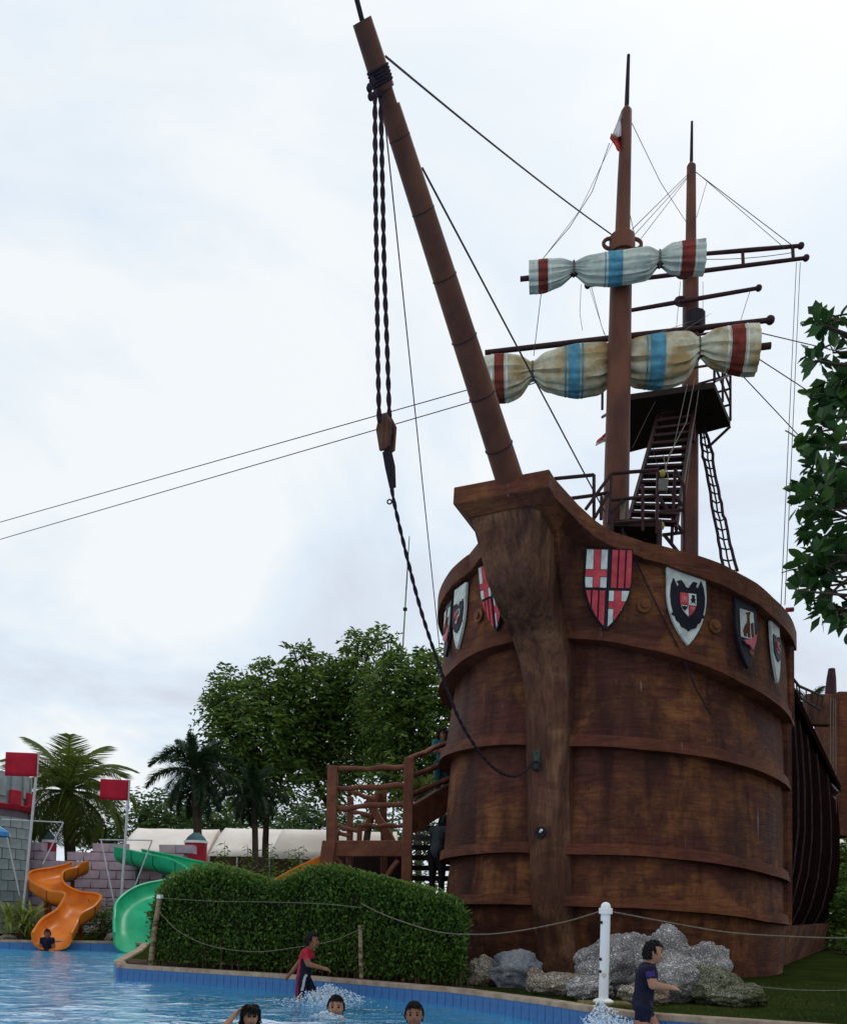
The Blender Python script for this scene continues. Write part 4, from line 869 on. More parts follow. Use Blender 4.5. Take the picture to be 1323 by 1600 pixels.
brope([D(563, 1452, y2-.03), D(520, 1470, 11.0), D(465, 1480, 11.2), D(400, 1487, 11.5), D(330, 1478, 11.9), D(280, 1455, 12.3), D(250, 1425, c3[1]-.05)], 'sagging lower rope along the front of the hedge', .005)
brope([pb_+lean*(hP-.09)+np.array([.05, 0, 0]), D(1060, 1444, 8.7), D(1140, 1457, 8.6), D(1230, 1463, 8.5), D(1330, 1465, 8.4), D(1440, 1455, 8.3)], 'rope from the white post running right past the hull')
brope([D(1125, 1530, 8.9), D(1180, 1541, 8.8), D(1250, 1547, 8.7), D(1330, 1547, 8.6), D(1440, 1540, 8.5)], 'low rope over the grass right of the coral rocks', .006)
lp = G(1120, 1545); post4 = MB().tube([(lp[0]+.02, 9.0, GZ), D(1124, 1528, 8.92)], .02, 8).build('barrier_stake', m_dark); tag(post4, 'short dark stake behind the coral rocks holding the low rope', 'stake')

# ================================================================ CORAL ROCKS
def coral_mat(name, c1, c2, c3, sc=26):
    m, n, l, b = new_mat(name); b.inputs['Roughness'].default_value = .95; b.inputs['Specular IOR Level'].default_value = .1
    t = n.new('ShaderNodeTexCoord'); mp = n.new('ShaderNodeMapping'); l.new(t.outputs['Object'], mp.inputs[0])
    dn_ = n.new('ShaderNodeTexNoise'); dn_.inputs['Scale'].default_value = 9; l.new(mp.outputs[0], dn_.inputs['Vector'])
    ad = n.new('ShaderNodeVectorMath'); ad.operation = 'MULTIPLY_ADD'; l.new(dn_.outputs[1], ad.inputs[0]); ad.inputs[1].default_value = (.2, .2, .2); l.new(mp.outputs[0], ad.inputs[2])
    v = n.new('ShaderNodeTexVoronoi'); v.feature = 'DISTANCE_TO_EDGE'; v.inputs['Scale'].default_value = sc; l.new(ad.outputs[0], v.inputs['Vector'])
    r = n.new('ShaderNodeValToRGB'); r.color_ramp.elements[0].position = .02; r.color_ramp.elements[0].color = (*c3, 1); r.color_ramp.elements[1].position = .30; r.color_ramp.elements[1].color = (*c1, 1); l.new(v.outputs[0], r.inputs[0])
    no = n.new('ShaderNodeTexNoise'); no.inputs['Scale'].default_value = 3.5; no.inputs['Detail'].default_value = 4; l.new(mp.outputs[0], no.inputs['Vector'])
    r2 = n.new('ShaderNodeValToRGB'); r2.color_ramp.elements[0].position = .42; r2.color_ramp.elements[0].color = (1, 1, 1, 1); r2.color_ramp.elements[1].position = .62; r2.color_ramp.elements[1].color = (*c2, 1); l.new(no.outputs[0], r2.inputs[0])
    mx_ = n.new('ShaderNodeMixRGB'); mx_.blend_type = 'MULTIPLY'; mx_.inputs[0].default_value = 1; l.new(r.outputs[0], mx_.inputs[1]); l.new(r2.outputs[0], mx_.inputs[2]); l.new(mx_.outputs[0], b.inputs['Base Color'])
    bp = n.new('ShaderNodeBump'); bp.inputs['Strength'].default_value = 1; bp.inputs['Distance'].default_value = .03; l.new(r.outputs[0], bp.inputs['Height']); l.new(bp.outputs[0], b.inputs['Normal']); return m
m_cor1 = coral_mat('coral_grey', (.58, .56, .52), (.55, .52, .54), (.20, .19, .19), 26)
m_cor2 = coral_mat('coral_tan', (.56, .48, .38), (.62, .55, .48), (.16, .14, .11), 30)
m_cor3 = coral_mat('coral_blue', (.36, .37, .38), (.6, .65, .75), (.17, .175, .19), 40)
m_cor4 = coral_mat('coral_mossy', (.27, .26, .18), (.42, .48, .3), (.06, .065, .045), 30)
def rock(px, yb, wpx, ytop, y, m, lab, seed, dfac=.8, tilt=0.0, holes=()):
    b = D(px, yb, y); sc_p = F/y; rx = wpx/sc_p/2; h = D(px, ytop, y)[2] - (GZ-.05); bm = bmesh.new(); bmesh.ops.create_icosphere(bm, subdivisions=5, radius=1)
    o = Vector((seed*7.3, seed*3.1, 0))
    for v in bm.verts:
        c = v.co.copy(); n = .30*noise.noise(c*1.3+o) + .16*noise.noise(c*2.9+o) + .07*noise.noise(c*6+o); cr = noise.noise(c*11+o); n += .05*cr - .10*max(0, noise.noise(c*5+o)-.15) - .12*max(0, abs(noise.noise(c*2.1+o*2))*-1+.08)*6*.25
        c = c*(1+n)
        v.co = (c.x*rx + tilt*(c.z+1)*rx, c.y*rx*dfac, (c.z*.5+.5)*h*1.02)
    me = bpy.data.meshes.new('coral_rock'); bm.to_mesh(me); bm.free(); me.materials.append(m); me.shade_smooth()
    ob = link('coral_rock', me, None, (b[0], y, GZ-.06)); tag(ob, lab, 'rock', 'coral rocks at the foot of the ship'); return ob
rock(728, 1540, 52, 1508, 11.1, m_cor2, 'low tan coral rock at the right end of the hedge', 1)
rock(754, 1540, 52, 1494, 10.7, m_cor2, 'upright egg-shaped coral rock left of the smooth blue-grey boulder', 2)
rock(803, 1545, 84, 1487, 10.6, m_cor3, 'smooth rounded blue-grey boulder left of the stem post', 3)
rock(838, 1548, 34, 1514, 10.0, m_cor2, 'small pointed coral rock at the right foot of the blue-grey boulder', 4)
rock(880, 1556, 95, 1521, 9.7, m_cor2, 'low wide pitted coral rock under the stem post', 5, .7)
rock(922, 1560, 70, 1524, 9.25, m_cor1, 'squat pitted coral rock left of the white post', 6)
rock(956, 1556, 118, 1462, 9.9, m_cor1, 'big sloping grey coral rock behind the white post', 7, .8, .05)
rock(1002, 1550, 86, 1464, 9.75, m_cor1, 'tall grey coral rock behind the boy in navy', 8)
rock(1046, 1550, 70, 1446, 9.75, m_cor1, 'tallest rounded coral rock of the pile, topped by a pale knob', 9, .8)
rock(1050, 1566, 110, 1490, 9.2, m_cor1, 'bulky pitted coral rock in front of the boy with a dark hole', 10, .7)
rock(1096, 1556, 86, 1474, 9.5, m_cor1, 'jagged pale coral rock right of the tallest one', 11, .8, .06)
rock(1112, 1566, 92, 1512, 9.1, m_cor4, 'greenish coral rock sloping down to the mossy one', 12)
rock(1150, 1574, 88, 1536, 8.9, m_cor4, 'low dark mossy rock at the right end of the pile', 13)
rock(1010, 1574, 80, 1535, 8.95, m_cor2, 'low tan coral rock by the legs of the boy in navy', 14)
# grass tufts and mossy kerb block under the white post
kb = MB().box((pb_[0]+.02, pb_[1], GZ-.01), (.50, .34, .05)).build('kerb_block', mat('mossy_concrete', (.16, .13, .04), (.07, .065, .02), .95, 8), None, bevel=.015); tag(kb, 'mossy yellowish concrete block under the white post', 'block')
kb.location[2] -= .0
n_l = 9000; gx = rng.uniform(1.0, 9.5, n_l); gy = rng.uniform(7.0, 14.5, n_l); ed = np.interp(gx, [p[0] for p in near], [p[1] for p in near]); ok = (gy > ed+.24) & (gy < ed+4.5) & ((gx > 3.2) | (gy < ed+1.3)); gx, gy = gx[ok], gy[ok]; n_l = len(gx)
p = np.column_stack([gx, gy, np.full(n_l, GZ-.03)]); d = rng.normal(size=(n_l, 3))*.4+np.array([0, 0, 1])
m_gr = leaf_mat('grass_blade', [(.018, .040, .008), (.035, .065, .012), (.06, .085, .018)], .2)
o = link('grass', leaf_mesh('grass', m_gr, leaves(p, d, rng.uniform(.03, .07, n_l), .008), (0, 0, 0)), None); tag(o, 'short lawn grass beside the pool edge around the rocks', 'grass', kind='stuff')
print('near ok')

# ================================================================ PEOPLE
def skin_mat(name, c): return mat(name, c, tuple(x*.8 for x in c), .5, 20, lo=.3, hi=.7)
m_skin = skin_mat('skin_tan', (.38, .19, .115)); m_skin2 = skin_mat('skin_brown', (.24, .11, .065))
m_hair = mat('black_hair', (.014, .011, .011), (.007, .006, .006), .35, 40, (1, 1, .2)); m_eye = mat('eye_dark', (.012, .01, .01), None, .25); m_lip = mat('lip', (.22, .075, .06), None, .45)
STAND = dict(hip=(0, .055, .50), knee=(.015, .06, .27), ankle=(-.01, .06, .045), toe=(.10, .07, .015), sho=(0, .108, .795), elb=(-.02, .135, .63), wri=(.02, .14, .485), pel=(0, 0, .52), waist=(0, 0, .62), chest=(.005, 0, .74), neck=(0, 0, .825), head=(.012, 0, .91))
def person(name, label, loc, H, yaw, pose, skin, cloth, hair_len='short', big_head=1.0, vox=.0085, head_turn=0.0):
    """pose overrides joints: 'L.elb': (x, y, z) etc., in units of height; cloth(bone, f, p) -> material index"""
    J = {}
    for k, v in STAND.items():
        if k in ('pel', 'waist', 'chest', 'neck', 'head'): J[k] = np.array(pose.get(k, v), float)
        else:
            for s, sg in (('L', 1), ('R', -1)): J[s+'.'+k] = np.array(pose.get(s+'.'+k, (v[0], sg*v[1], v[2])), float)
    segs = []
    def seg(b, a, c, ra, rb): segs.append((b, a, c, ra, rb))
    seg('torso', J['pel'], J['waist'], .082, .074); seg('torso', J['waist'], J['chest'], .074, .086); seg('torso', J['chest'], J['neck']-np.array([0, 0, .02]), .08, .045)
    seg('neck', J['neck']-np.array([0, 0, .02]), J['head']-np.array([0.01, 0, .03]), .036, .036)
    fing = []
    for s in 'LR':
        seg('torso', J['chest']+np.array([0, 0, .03]), J[s+'.sho'], .06, .046); seg('uarm', J[s+'.sho'], J[s+'.elb'], .044, .033); seg('farm', J[s+'.elb'], J[s+'.wri'], .032, .022)
        seg('hips', J['pel'], J[s+'.hip'], .075, .07); seg('thigh', J[s+'.hip'], J[s+'.knee'], .066, .046); seg('shin', J[s+'.knee'], J[s+'.ankle'], .044, .026); seg('foot', J[s+'.ankle'], J[s+'.toe'], .026, .020)
        e, w_ = J[s+'.elb'], J[s+'.wri']; d = (w_-e)/np.linalg.norm(w_-e); ref = np.array(pose.get(s+'.palm', (0, -1 if s == 'L' else 1, 0)), float)
        sd = np.cross(d, ref); sd /= np.linalg.norm(sd); nrm = np.cross(sd, d)*-1
        pm = w_ + d*.05; seg('hand', w_, pm, .020, .023)
        for i, (o_, ln) in enumerate(((-.021, .048), (-.007, .056), (.007, .054), (.021, .044))):
            k0 = w_+d*.045+sd*o_*.8; k1 = k0+d*ln*.55+sd*o_*.2; k2 = k1+d*ln*.4+ref/np.linalg.norm(ref)*.018; seg('hand', k0, k1, .0085, .008); seg('hand', k1, k2, .008, .0065)
        t0 = w_+d*.015-sd*.016; t1 = t0+d*.03-sd*.022; t2 = t1+d*.025-sd*.004; seg('hand', t0, t1, .010, .009); seg('hand', t1, t2, .009, .007)
    mb = MB()
    def capsule(a, b, ra, rb):
        L_ = np.linalg.norm(b-a); d = (b-a)/(L_+1e-9); pts = []; rs = []
        for k in (-.98, -.8, -.5, 0): pts.append(a+d*ra*k); rs.append(ra*math.sqrt(max(1-k*k, .02)))
        for k in (0, .5, .8, .98): pts.append(b+d*rb*k); rs.append(rb*math.sqrt(max(1-k*k, .02)))
        mb.tube([p*H for p in pts], [r*H for r in rs], 12)
    for (b, a, c, ra, rb) in segs: capsule(a, c, ra, rb)
    hc = J['head']; hr = np.array([.066, .056, .085])*big_head
    ct, st_ = math.cos(head_turn), math.sin(head_turn); HX = np.array([ct, st_, 0]); HY = np.array([-st_, ct, 0]); HZ = np.array([0, 0, 1.0])
    def hp_(x, y, z): return (hc + HX*x*hr[0] + HY*y*hr[1] + HZ*z*hr[2])*H
    mb.ell(hc*H, hr*H, HX, HY, HZ, 20, 14); mb.ell(hp_(.25, 0, -.45), np.array([.046, .042, .045])*H*big_head, HX, HY, HZ, 12, 8)
    mb.ell(hp_(1.02, 0, -.12), np.array([.013, .010, .020])*H*big_head, HX, HY, HZ, 10, 6)
    for s in (1, -1): mb.ell(hp_(-.08, s*1.02, -.05), np.array([.016, .008, .022])*H, HX, HY, HZ, 8, 6); mb.ell(hp_(.78, s*.42, -.28), np.array([.018, .018, .018])*H, HX, HY, HZ, 8, 6)
    tmp = mb.build('tmp', skin); mod = tmp.modifiers.new('r', 'REMESH'); mod.mode = 'VOXEL'; mod.voxel_size = vox*max(H, .8); sm = tmp.modifiers.new('s', 'SMOOTH'); sm.iterations = 4; sm.factor = .5
    dg = bpy.context.evaluated_depsgraph_get(); me = bpy.data.meshes.new_from_object(tmp.evaluated_get(dg)); bpy.data.objects.remove(tmp)
    me.name = 'person_body'; me.materials.clear()
    mats_, fn = cloth
    for m in [skin]+mats_: me.materials.append(m)
    n = len(me.polygons); C = np.zeros(n*3); me.polygons.foreach_get('center', C); C = C.reshape(-1, 3)/H
    best = np.full(n, 1e9); bi = np.zeros(n, int); bf = np.zeros(n)
    for i, (b, a, c, ra, rb) in enumerate(segs):
        ab = c-a; f = np.clip(((C-a)@ab)/(ab@ab+1e-9), 0, 1); dist = np.linalg.norm(C-(a+f[:, None]*ab), axis=1) - (ra+(rb-ra)*f)
        u = dist < best; best[u] = dist[u]; bi[u] = i; bf[u] = f[u]
    hdist = np.linalg.norm((C-hc)/hr, axis=1); mi = np.zeros(n, int)
    for k in range(n):
        if hdist[k] < 1.25 and C[k][2] > J['neck'][2]+.02: continue
        mi[k] = fn(segs[bi[k]][0], bf[k], C[k], segs[bi[k]])
    me.polygons.foreach_set('material_index', mi.astype(np.int32)); me.shade_smooth()
    body = link(name, me, None, loc); body.rotation_euler[2] = yaw; tag(body, label, 'person'); BASE[body.name] = np.zeros(3)
    # hair
    if hair_len == 'long': kp = lambda l: (l[2] > .42) or (l[0] < .30 and l[2] > -.95 and not (l[0] > .1 and l[2] < -.2))
    else: kp = lambda l: (l[2] > .52) or (l[0] < .22 and l[2] > -.05) or (l[0] < -.25 and l[2] > -.5)
    hm = MB().ell((hc+HX*-.004)*H, hr*H*1.09, HX, HY, HZ, 28, 22, kp)
    hm.v = [tuple(np.array(v)+.004*H*np.array([noise.noise((v[0]*60, v[1]*60, v[2]*30)), noise.noise((v[1]*60, v[2]*60, 3)), noise.noise((v[2]*60, v[0]*60, 9))])) for v in hm.v]
    r_h = np.random.default_rng(int(H*1000)); K = 0
    while K < 320:
        l = r_h.normal(size=3); l /= np.linalg.norm(l)
        if not kp(l): continue
        K += 1; q0 = (hc + HX*l[0]*hr[0]*1.07 + HY*l[1]*hr[1]*1.07 + HZ*l[2]*hr[2]*1.07)*H; dn2 = np.array([0, 0, -1.0])*.9 + (HX*(l[0]+.35)+HY*l[1])*.45 + r_h.normal(size=3)*.2
        dn2 -= (HX*l[0]+HY*l[1]+HZ*l[2])*min(0, dn2@(HX*l[0]+HY*l[1]+HZ*l[2])); dn2 /= np.linalg.norm(dn2); ln_ = r_h.uniform(.012, .024)*H*(2.6 if hair_len == 'long' else 1)
        hm.tube([q0, q0+dn2*ln_*.5+l*.004*H, q0+dn2*ln_], [.0048*H, .004*H, .0010*H], 4)
    ho = hm.build('hair', m_hair, body, True, 180); sd = ho.modifiers.new('s', 'SOLIDIFY'); sd.thickness = .008*H; sd.offset = -1
    for s in (1, -1):
        MB().ell(hp_(.90, s*.40, .05), np.array([.006, .011, .007])*H*big_head, HX, HY, HZ, 8, 6).build('eye', m_eye, body, True)
        MB().tube([hp_(.93, s*.22, .22), hp_(.88, s*.44, .26), hp_(.76, s*.60, .20)], .0035*H, 5).build('eyebrow', m_hair, body)
    MB().ell(hp_(.97, 0, -.50), np.array([.005, .020, .006])*H*big_head, HX, HY, HZ, 8, 6).build('mouth', m_lip, body, True)
    return body
m_rred = mat('rash_guard_red', (.40, .022, .035), (.27, .014, .028), .6, 10); m_rnavy = mat('rash_guard_navy', (.010, .010, .030), (.005, .005, .014), .6, 10); m_rpurp = mat('rash_guard_purple', (.05, .03, .16), (.03, .02, .1), .6, 10); m_crim = mat('shorts_crimson', (.20, .012, .045), (.12, .008, .03), .6, 10); m_wt = mat('print_white', (.5, .5, .55), None, .6)
def c_red(b, f, p, sg):
    if b in ('torso', 'uarm'):
        if b == 'uarm' and f > .62: return 0
        if b == 'torso' and p[0] > -.01 + (.74-p[2])*-.12 and p[2] < .72: return 2
        return 1
    if b in ('hips', 'thigh'):
        if b == 'thigh' and f > .8: return 0
        if abs(p[0]-.03-(p[2]-.45)*.2) < .012 and p[2] > .38: return 4
        return 2 if p[0] > -.02 else 3
    return 0
walk = {'pel': (0, 0, .52), 'waist': (.01, 0, .62), 'chest': (.03, 0, .74), 'neck': (.05, 0, .825), 'head': (.085, 0, .91), 'L.sho': (.03, .105, .79), 'R.sho': (.04, -.105, .79),
        'R.elb': (.085, -.13, .665), 'R.wri': (.235, -.12, .63), 'L.elb': (-.09, .14, .66), 'L.wri': (-.17, .15, .545), 'R.palm': (0, .2, -1), 'L.palm': (1, 0, 0),
        'L.knee': (.12, .06, .30), 'L.ankle': (.10, .06, .07), 'L.toe': (.2, .07, .04), 'R.knee': (-.03, -.06, .27), 'R.ankle': (-.14, -.06, .08), 'R.toe': (-.06, -.07, .03)}
kr = G(474, 1562, 0); H1 = D(488, 1457, kr[1])[2]-POOL_Z
person('person', 'child in red and navy swim shirt wading right near the hedge', (kr[0], kr[1], POOL_Z), H1, R(-8), dict(walk, **{'L.wri': (-.20, .15, .53)}), m_skin2, ([m_rred, m_rnavy, m_crim, m_wt], c_red), big_head=1.04)
def c_navy(b, f, p, sg):
    if b == 'uarm': return 0 if f > .62 else (2 if f < .5 and p[0] < .06 else 1)
    if b in ('torso', 'hips'): return 1
    if b == 'thigh' and f < .42: return 1
    return 0
kb_ = D(1004, 1598, 7.55); H2 = D(1013, 1469, kb_[1])[2]-POOL_Z
person('person', 'boy in dark navy swimsuit wading right in front of the coral rocks', (kb_[0], kb_[1], POOL_Z), H2, R(-5), dict(walk, **{'R.elb': (.05, -.13, .675), 'R.wri': (.165, -.10, .66), 'L.elb': (.01, .14, .66), 'L.wri': (.11, .14, .63), 'L.palm': (0, -.2, -1), 'head': (.075, 0, .91)}), m_skin, ([m_rnavy, m_rpurp], c_navy), big_head=1.0)
def c_dark(b, f, p, sg): return 1 if b in ('torso', 'hips') or (b == 'uarm' and f < .55) or (b == 'thigh' and f < .8) else 0
def head_at(px, py, y, name_lab, yaw, pose, skin, mats_, hair='short', turn=0.0, fn=c_dark, H=1.08):
    top = D(px, py, y); sk = 1.0 - (top[2]-POOL_Z)/H; ps_ = {}
    for k, v in STAND.items():                        # crouching: the trunk sinks, the knees fold forward
        if k in ('pel', 'waist', 'chest', 'neck', 'head'): q = pose.get(k, v); ps_[k] = (q[0], q[1], q[2]-sk)
        else:
            for s, sg in (('L', 1), ('R', -1)):
                q = pose.get(s+'.'+k, (v[0], sg*v[1], v[2])); ps_[s+'.'+k] = (q[0], q[1], q[2]-sk)
    for s, sg in (('L', 1), ('R', -1)): ps_[s+'.knee'] = (.05+sk*.45, sg*.08, max(.27-sk*.1, .12)); ps_[s+'.ankle'] = (-.02, sg*.07, .045); ps_[s+'.toe'] = (.09, sg*.08, .015)
    for k in pose:
        if k.endswith('palm'): ps_[k] = pose[k]
    return person('person', name_lab, (top[0], top[1], POOL_Z), H, yaw, ps_, skin, (mats_, fn), hair, 1.08, head_turn=turn)
head_at(391, 1571, 7.6, 'swimming child with wet dark hair and one arm raised to the head', R(-60), {'R.sho': (.0, -.11, .80), 'R.elb': (.06, -.25, .82), 'R.wri': (.02, -.145, .915), 'R.palm': (0, 1, .2), 'head': (.02, 0, .915)}, m_skin, [m_rnavy], 'long', R(-8))
head_at(526, 1556, 9.0, 'smiling boy with wet fringe facing the viewer, in water to his chin', R(-88), {}, m_skin, [m_rnavy], H=1.25)
head_at(648, 1566, 7.0, 'boy with cropped black hair right of the smiling boy, cut by the bottom edge', R(-92), {}, m_skin2, [m_rnavy])
ks = G(80, 1484, 0); person('person', 'tiny bather at the foot of the orange slide', (ks[0], ks[1]-.2, -.62), 1.1, R(-80), {}, m_skin2, ([m_rnavy], c_dark), vox=.02)
m_teal = mat('teal_shirt', (.02, .13, .15), (.012, .08, .1), .8, 8); m_jean = mat('teal_trousers', (.015, .075, .095), None, .8)
def c_full(b, f, p, sg): return 1 if b in ('torso', 'uarm') or (b == 'farm' and f < .3) else 2 if b in ('hips', 'thigh', 'shin') else 0
tp = D(692, 1138, 17.0); zf = D(692, 1252, 17.0)[2]
person('person', 'person in teal clothes leaning on the stair rail beside the hull', (tp[0], 17.0, zf), tp[2]-zf, R(-70), {'L.elb': (.08, .15, .67), 'L.wri': (.16, .10, .64), 'R.elb': (.06, -.15, .66), 'R.wri': (.15, -.12, .66)}, m_skin2, ([m_teal, m_jean], c_full), 'long', vox=.012)
m_gsh = mat('grey_shirt', (.045, .052, .06), (.025, .03, .035), .85, 8); m_blk = mat('black_trousers', (.008, .008, .010), None, .8)
dp = D(684, 1268, 15.9); person('person', 'person in grey shirt and black trousers stooping under the stair', (dp[0], 15.9, 1.32), 1.62, R(60), {'waist': (.02, 0, .62), 'chest': (.07, 0, .73), 'neck': (.12, 0, .80), 'head': (.17, 0, .86), 'L.sho': (.08, .11, .77), 'R.sho': (.08, -.11, .77), 'L.elb': (.14, .13, .63), 'L.wri': (.2, .1, .52), 'R.elb': (.14, -.13, .63), 'R.wri': (.2, -.1, .52)}, m_skin2, ([m_gsh, m_blk], c_full), vox=.012)
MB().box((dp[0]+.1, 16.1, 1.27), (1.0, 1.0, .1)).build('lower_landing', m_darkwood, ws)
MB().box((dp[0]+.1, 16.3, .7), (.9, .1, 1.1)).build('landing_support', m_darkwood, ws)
# ---- splashes and foam
m_foam, n_, l_, b_ = new_mat('splash_water'); b_.inputs['Base Color'].default_value = (.72, .82, .90, 1); b_.inputs['Roughness'].default_value = .25; b_.inputs['Alpha'].default_value = .75
def splash(x, y, w_, hgt, n, lab, seed, skew=0.0):
    r = np.random.default_rng(seed); bm = bmesh.new()
    for i in range(n):
        a = r.uniform(0, 6.28); d = abs(r.normal())*w_*.5; hh = max(0.0, hgt*(1-d/w_)*r.random()**1.6); s = r.uniform(.002, .009)*(1.6 if hh < .04 else 1)
        mt = Matrix.Translation((d*math.cos(a)+skew*hh, d*math.sin(a)*.6, hh)) @ Matrix.Rotation(r.uniform(0, 3), 4, 'Z') @ Matrix.Diagonal((s*r.uniform(.8, 2.4), s, s*r.uniform(.6, 1.8) if hh > .04 else s*.35, 1))
        bmesh.ops.create_icosphere(bm, subdivisions=1, radius=1, matrix=mt)
    for i in range(int(n/14)):                        # thrown sheets
        a = r.uniform(0, 6.28); d = r.uniform(.02, w_*.4); h = r.uniform(.3, 1)*hgt*.6; p = Vector((d*math.cos(a), d*math.sin(a)*.6, 0)); q = Vector((math.cos(a)*.6+skew, math.sin(a)*.5, 1))*h; sdv = Vector((-math.sin(a), math.cos(a), 0))*r.uniform(.012, .03)
        vs = [bm.verts.new(p-sdv), bm.verts.new(p+sdv), bm.verts.new(p+q*.6+sdv*1.3), bm.verts.new(p+q), bm.verts.new(p+q*.5-sdv*1.2)]; bm.faces.new(vs)
    me = bpy.data.meshes.new('splash'); bm.to_mesh(me); bm.free(); me.materials.append(m_foam); me.shade_smooth()
    o = link('splash', me, None, (x, y, .0)); tag(o, lab, 'splash', kind='stuff')
q = G(515, 1566, 0); splash(q[0], q[1], .62, .22, 1700, 'white splash beside the wading child in red', 3)
splash(kb_[0]-.25, kb_[1]-.02, .42, .34, 1700, 'white splash thrown up behind the boy in navy', 4, -.4)
splash(kb_[0]+.12, kb_[1]-.1, .3, .10, 350, 'foam around the knees of the boy in navy', 5)
q = D(508, 1592, 8.7); splash(q[0], q[1], .22, .07, 350, 'foam left of the smiling boy', 6)
print('people ok')

# ================================================================ WATER PARK AT THE BACK LEFT
m_or = mat('slide_orange', (.66, .19, .02), (.52, .14, .014), .3, 2.5); m_gn = mat('slide_green', (.02, .42, .20), (.012, .32, .15), .3, 2.5); m_or_d = mat('slide_orange_under', (.25, .06, .012), None, .5); m_gn_d = mat('slide_green_under', (.012, .13, .07), None, .5)
def slide(name, lab, pts, wd, dep, m_in, m_out, wall=(1, 1)):
    P_ = catm([D(*p) for p in pts], 7); t = thing(name, lab, 'slide', (P_[-1][0], P_[-1][1], 0)); A, B, E1, E2 = [], [], [], []
    for i, p in enumerate(P_):
        tg = P_[min(i+1, len(P_)-1)]-P_[max(i-1, 0)]; tg[2] *= .4; tg /= np.linalg.norm(tg); sd = np.cross(tg, (0, 0, 1)); sd /= np.linalg.norm(sd); u = np.cross(sd, tg); row = []; ro = []
        for k in range(13):
            a = math.pi*(k/12); x = -math.cos(a); h = (1-math.sin(a)**.55); hw = wall[0] if x < 0 else wall[1]
            row.append(p + sd*x*wd/2 + u*(h*dep*hw)); ro.append(p + sd*x*(wd/2+.03) + u*(h*dep*hw-.03*(1-h)) )
        A.append(row); B.append(ro); E1.append(row[0]); E2.append(row[-1])
    MB().slab(A, B).build('flume', m_in, t, True, 50)
    MB().tube(E1, .035, 6).build('rim', m_in, t, True); MB().tube(E2, .035, 6).build('rim', m_in, t, True)
    for i in range(4, len(P_)-6, 9):
        p = P_[i]
        if p[2] > .7: MB().tube([p-np.array([0, 0, .08]), (p[0], p[1]+.1, GZ-.05)], .06, 8).build('support', m_out, t)
    for i in range(7, len(P_)-4, 7):
        MB().tube(B[i], .02, 5).build('joint_flange', m_out, t)
    return t
slide('orange_slide', 'orange winding water slide ending in the pool by the flagpoles', [(128, 1367, 25.0), (104, 1376, 24.6), (76, 1383, 23.8), (71, 1398, 23.0), (98, 1415, 22.4), (128, 1421, 21.8), (122, 1440, 21.2), (97, 1460, 20.6), (82, 1484, 19.9)], .84, .38, m_or, m_or_d)
slide('green_slide', 'green winding water slide left of the hedge', [(200, 1350, 25.6), (228, 1356, 25.2), (262, 1364, 24.6), (300, 1374, 24.0), (322, 1388, 23.0), (292, 1400, 22.2), (246, 1412, 21.4), (220, 1435, 20.8), (214, 1465, 20.3), (215, 1490, 19.6)], 1.0, .46, m_gn, m_gn_d)
slide('orange_slide', 'sloping bit of orange slide showing above the hedge', [(530, 1350, 20.5), (505, 1360, 20.5), (475, 1374, 20.5), (440, 1392, 20.5), (400, 1412, 20.4)], .5, .3, m_or, m_or_d)
# ---- castle wall of separate blocks
m_blk1 = mat('block_pink', (.50, .37, .40), (.38, .27, .31), .9, 3, bump=.4, bscale=20, coord='Object'); m_blk2 = mat('block_mauve', (.44, .34, .39), (.32, .25, .30), .9, 3, bump=.4, bscale=20); m_blk3 = mat('block_grey', (.33, .32, .36), (.22, .22, .26), .9, 3, bump=.4, bscale=20); m_mort = mat('mortar', (.16, .13, .15), None, .95); m_tow = mat('tower_block', (.30, .35, .34), (.2, .25, .25), .9, 3, bump=.4, bscale=20)
cw = thing('castle_wall', 'mauve stone-block castle wall with a stepped broken top behind the slides', 'wall', tuple(D(150, 1458, 26)*np.array([1, 1, 0])+np.array([0, 0, GZ])))
def block_mesh(wd, hh, dp_, seed):
    r = np.random.default_rng(seed); mb = MB().box((0, 0, 0), (wd, dp_, hh)); mb.v = [tuple(np.array(v)+r.normal(0, .010, 3)) for v in mb.v]; return mb
BLK = {}
x0, x1 = D(-10, 1400, 26)[0], D(300, 1400, 26)[0]; bw, bh = .50, .27
z_top = lambda px: np.interp(px, [0, 28, 30, 60, 62, 90, 92, 100, 118, 120, 136, 138, 200, 202, 216, 217, 232, 250, 252, 258, 262, 300], [1314, 1314, 1312, 1312, 1321, 1330, 1338, 1334, 1334, 1326, 1322, 1316, 1316, 1326, 1326, 1330, 1330, 1330, 1326, 1317, 1315, 1320])
nr = 0
for rw in range(11):
    z = GZ + bh*(rw+.5); x = x0 - (bw/2 if rw % 2 else 0)
    while x < x1:
        wv = bw*(1.0 + .0); pp = proj((x, 26, z+bh*.35))
        if z + bh*.3 < D(pp[0], float(z_top(pp[0])), 26)[2] and pp[0] > -40:
            k = (int(x*7.3+rw*3) % 4); mm = m_blk3 if pp[0] < 46 else (m_blk1, m_blk2)[(int(abs(x)*3.1)+rw) % 2]
            key = (k, mm.name)
            if key not in BLK: BLK[key] = block_mesh(bw-.014, bh-.014, .34+.02*k, k).mesh('block', mm, (0, 0, 0))
            o = link('block', BLK[key], cw, np.array([x, 26+rng.normal(0, .008), z])-BASE[cw.name])
        x += bw
MB().box(((x0+x1)/2, 26.05, GZ+1.05), (x1-x0, .24, 2.15)).build('core', m_mort, cw)
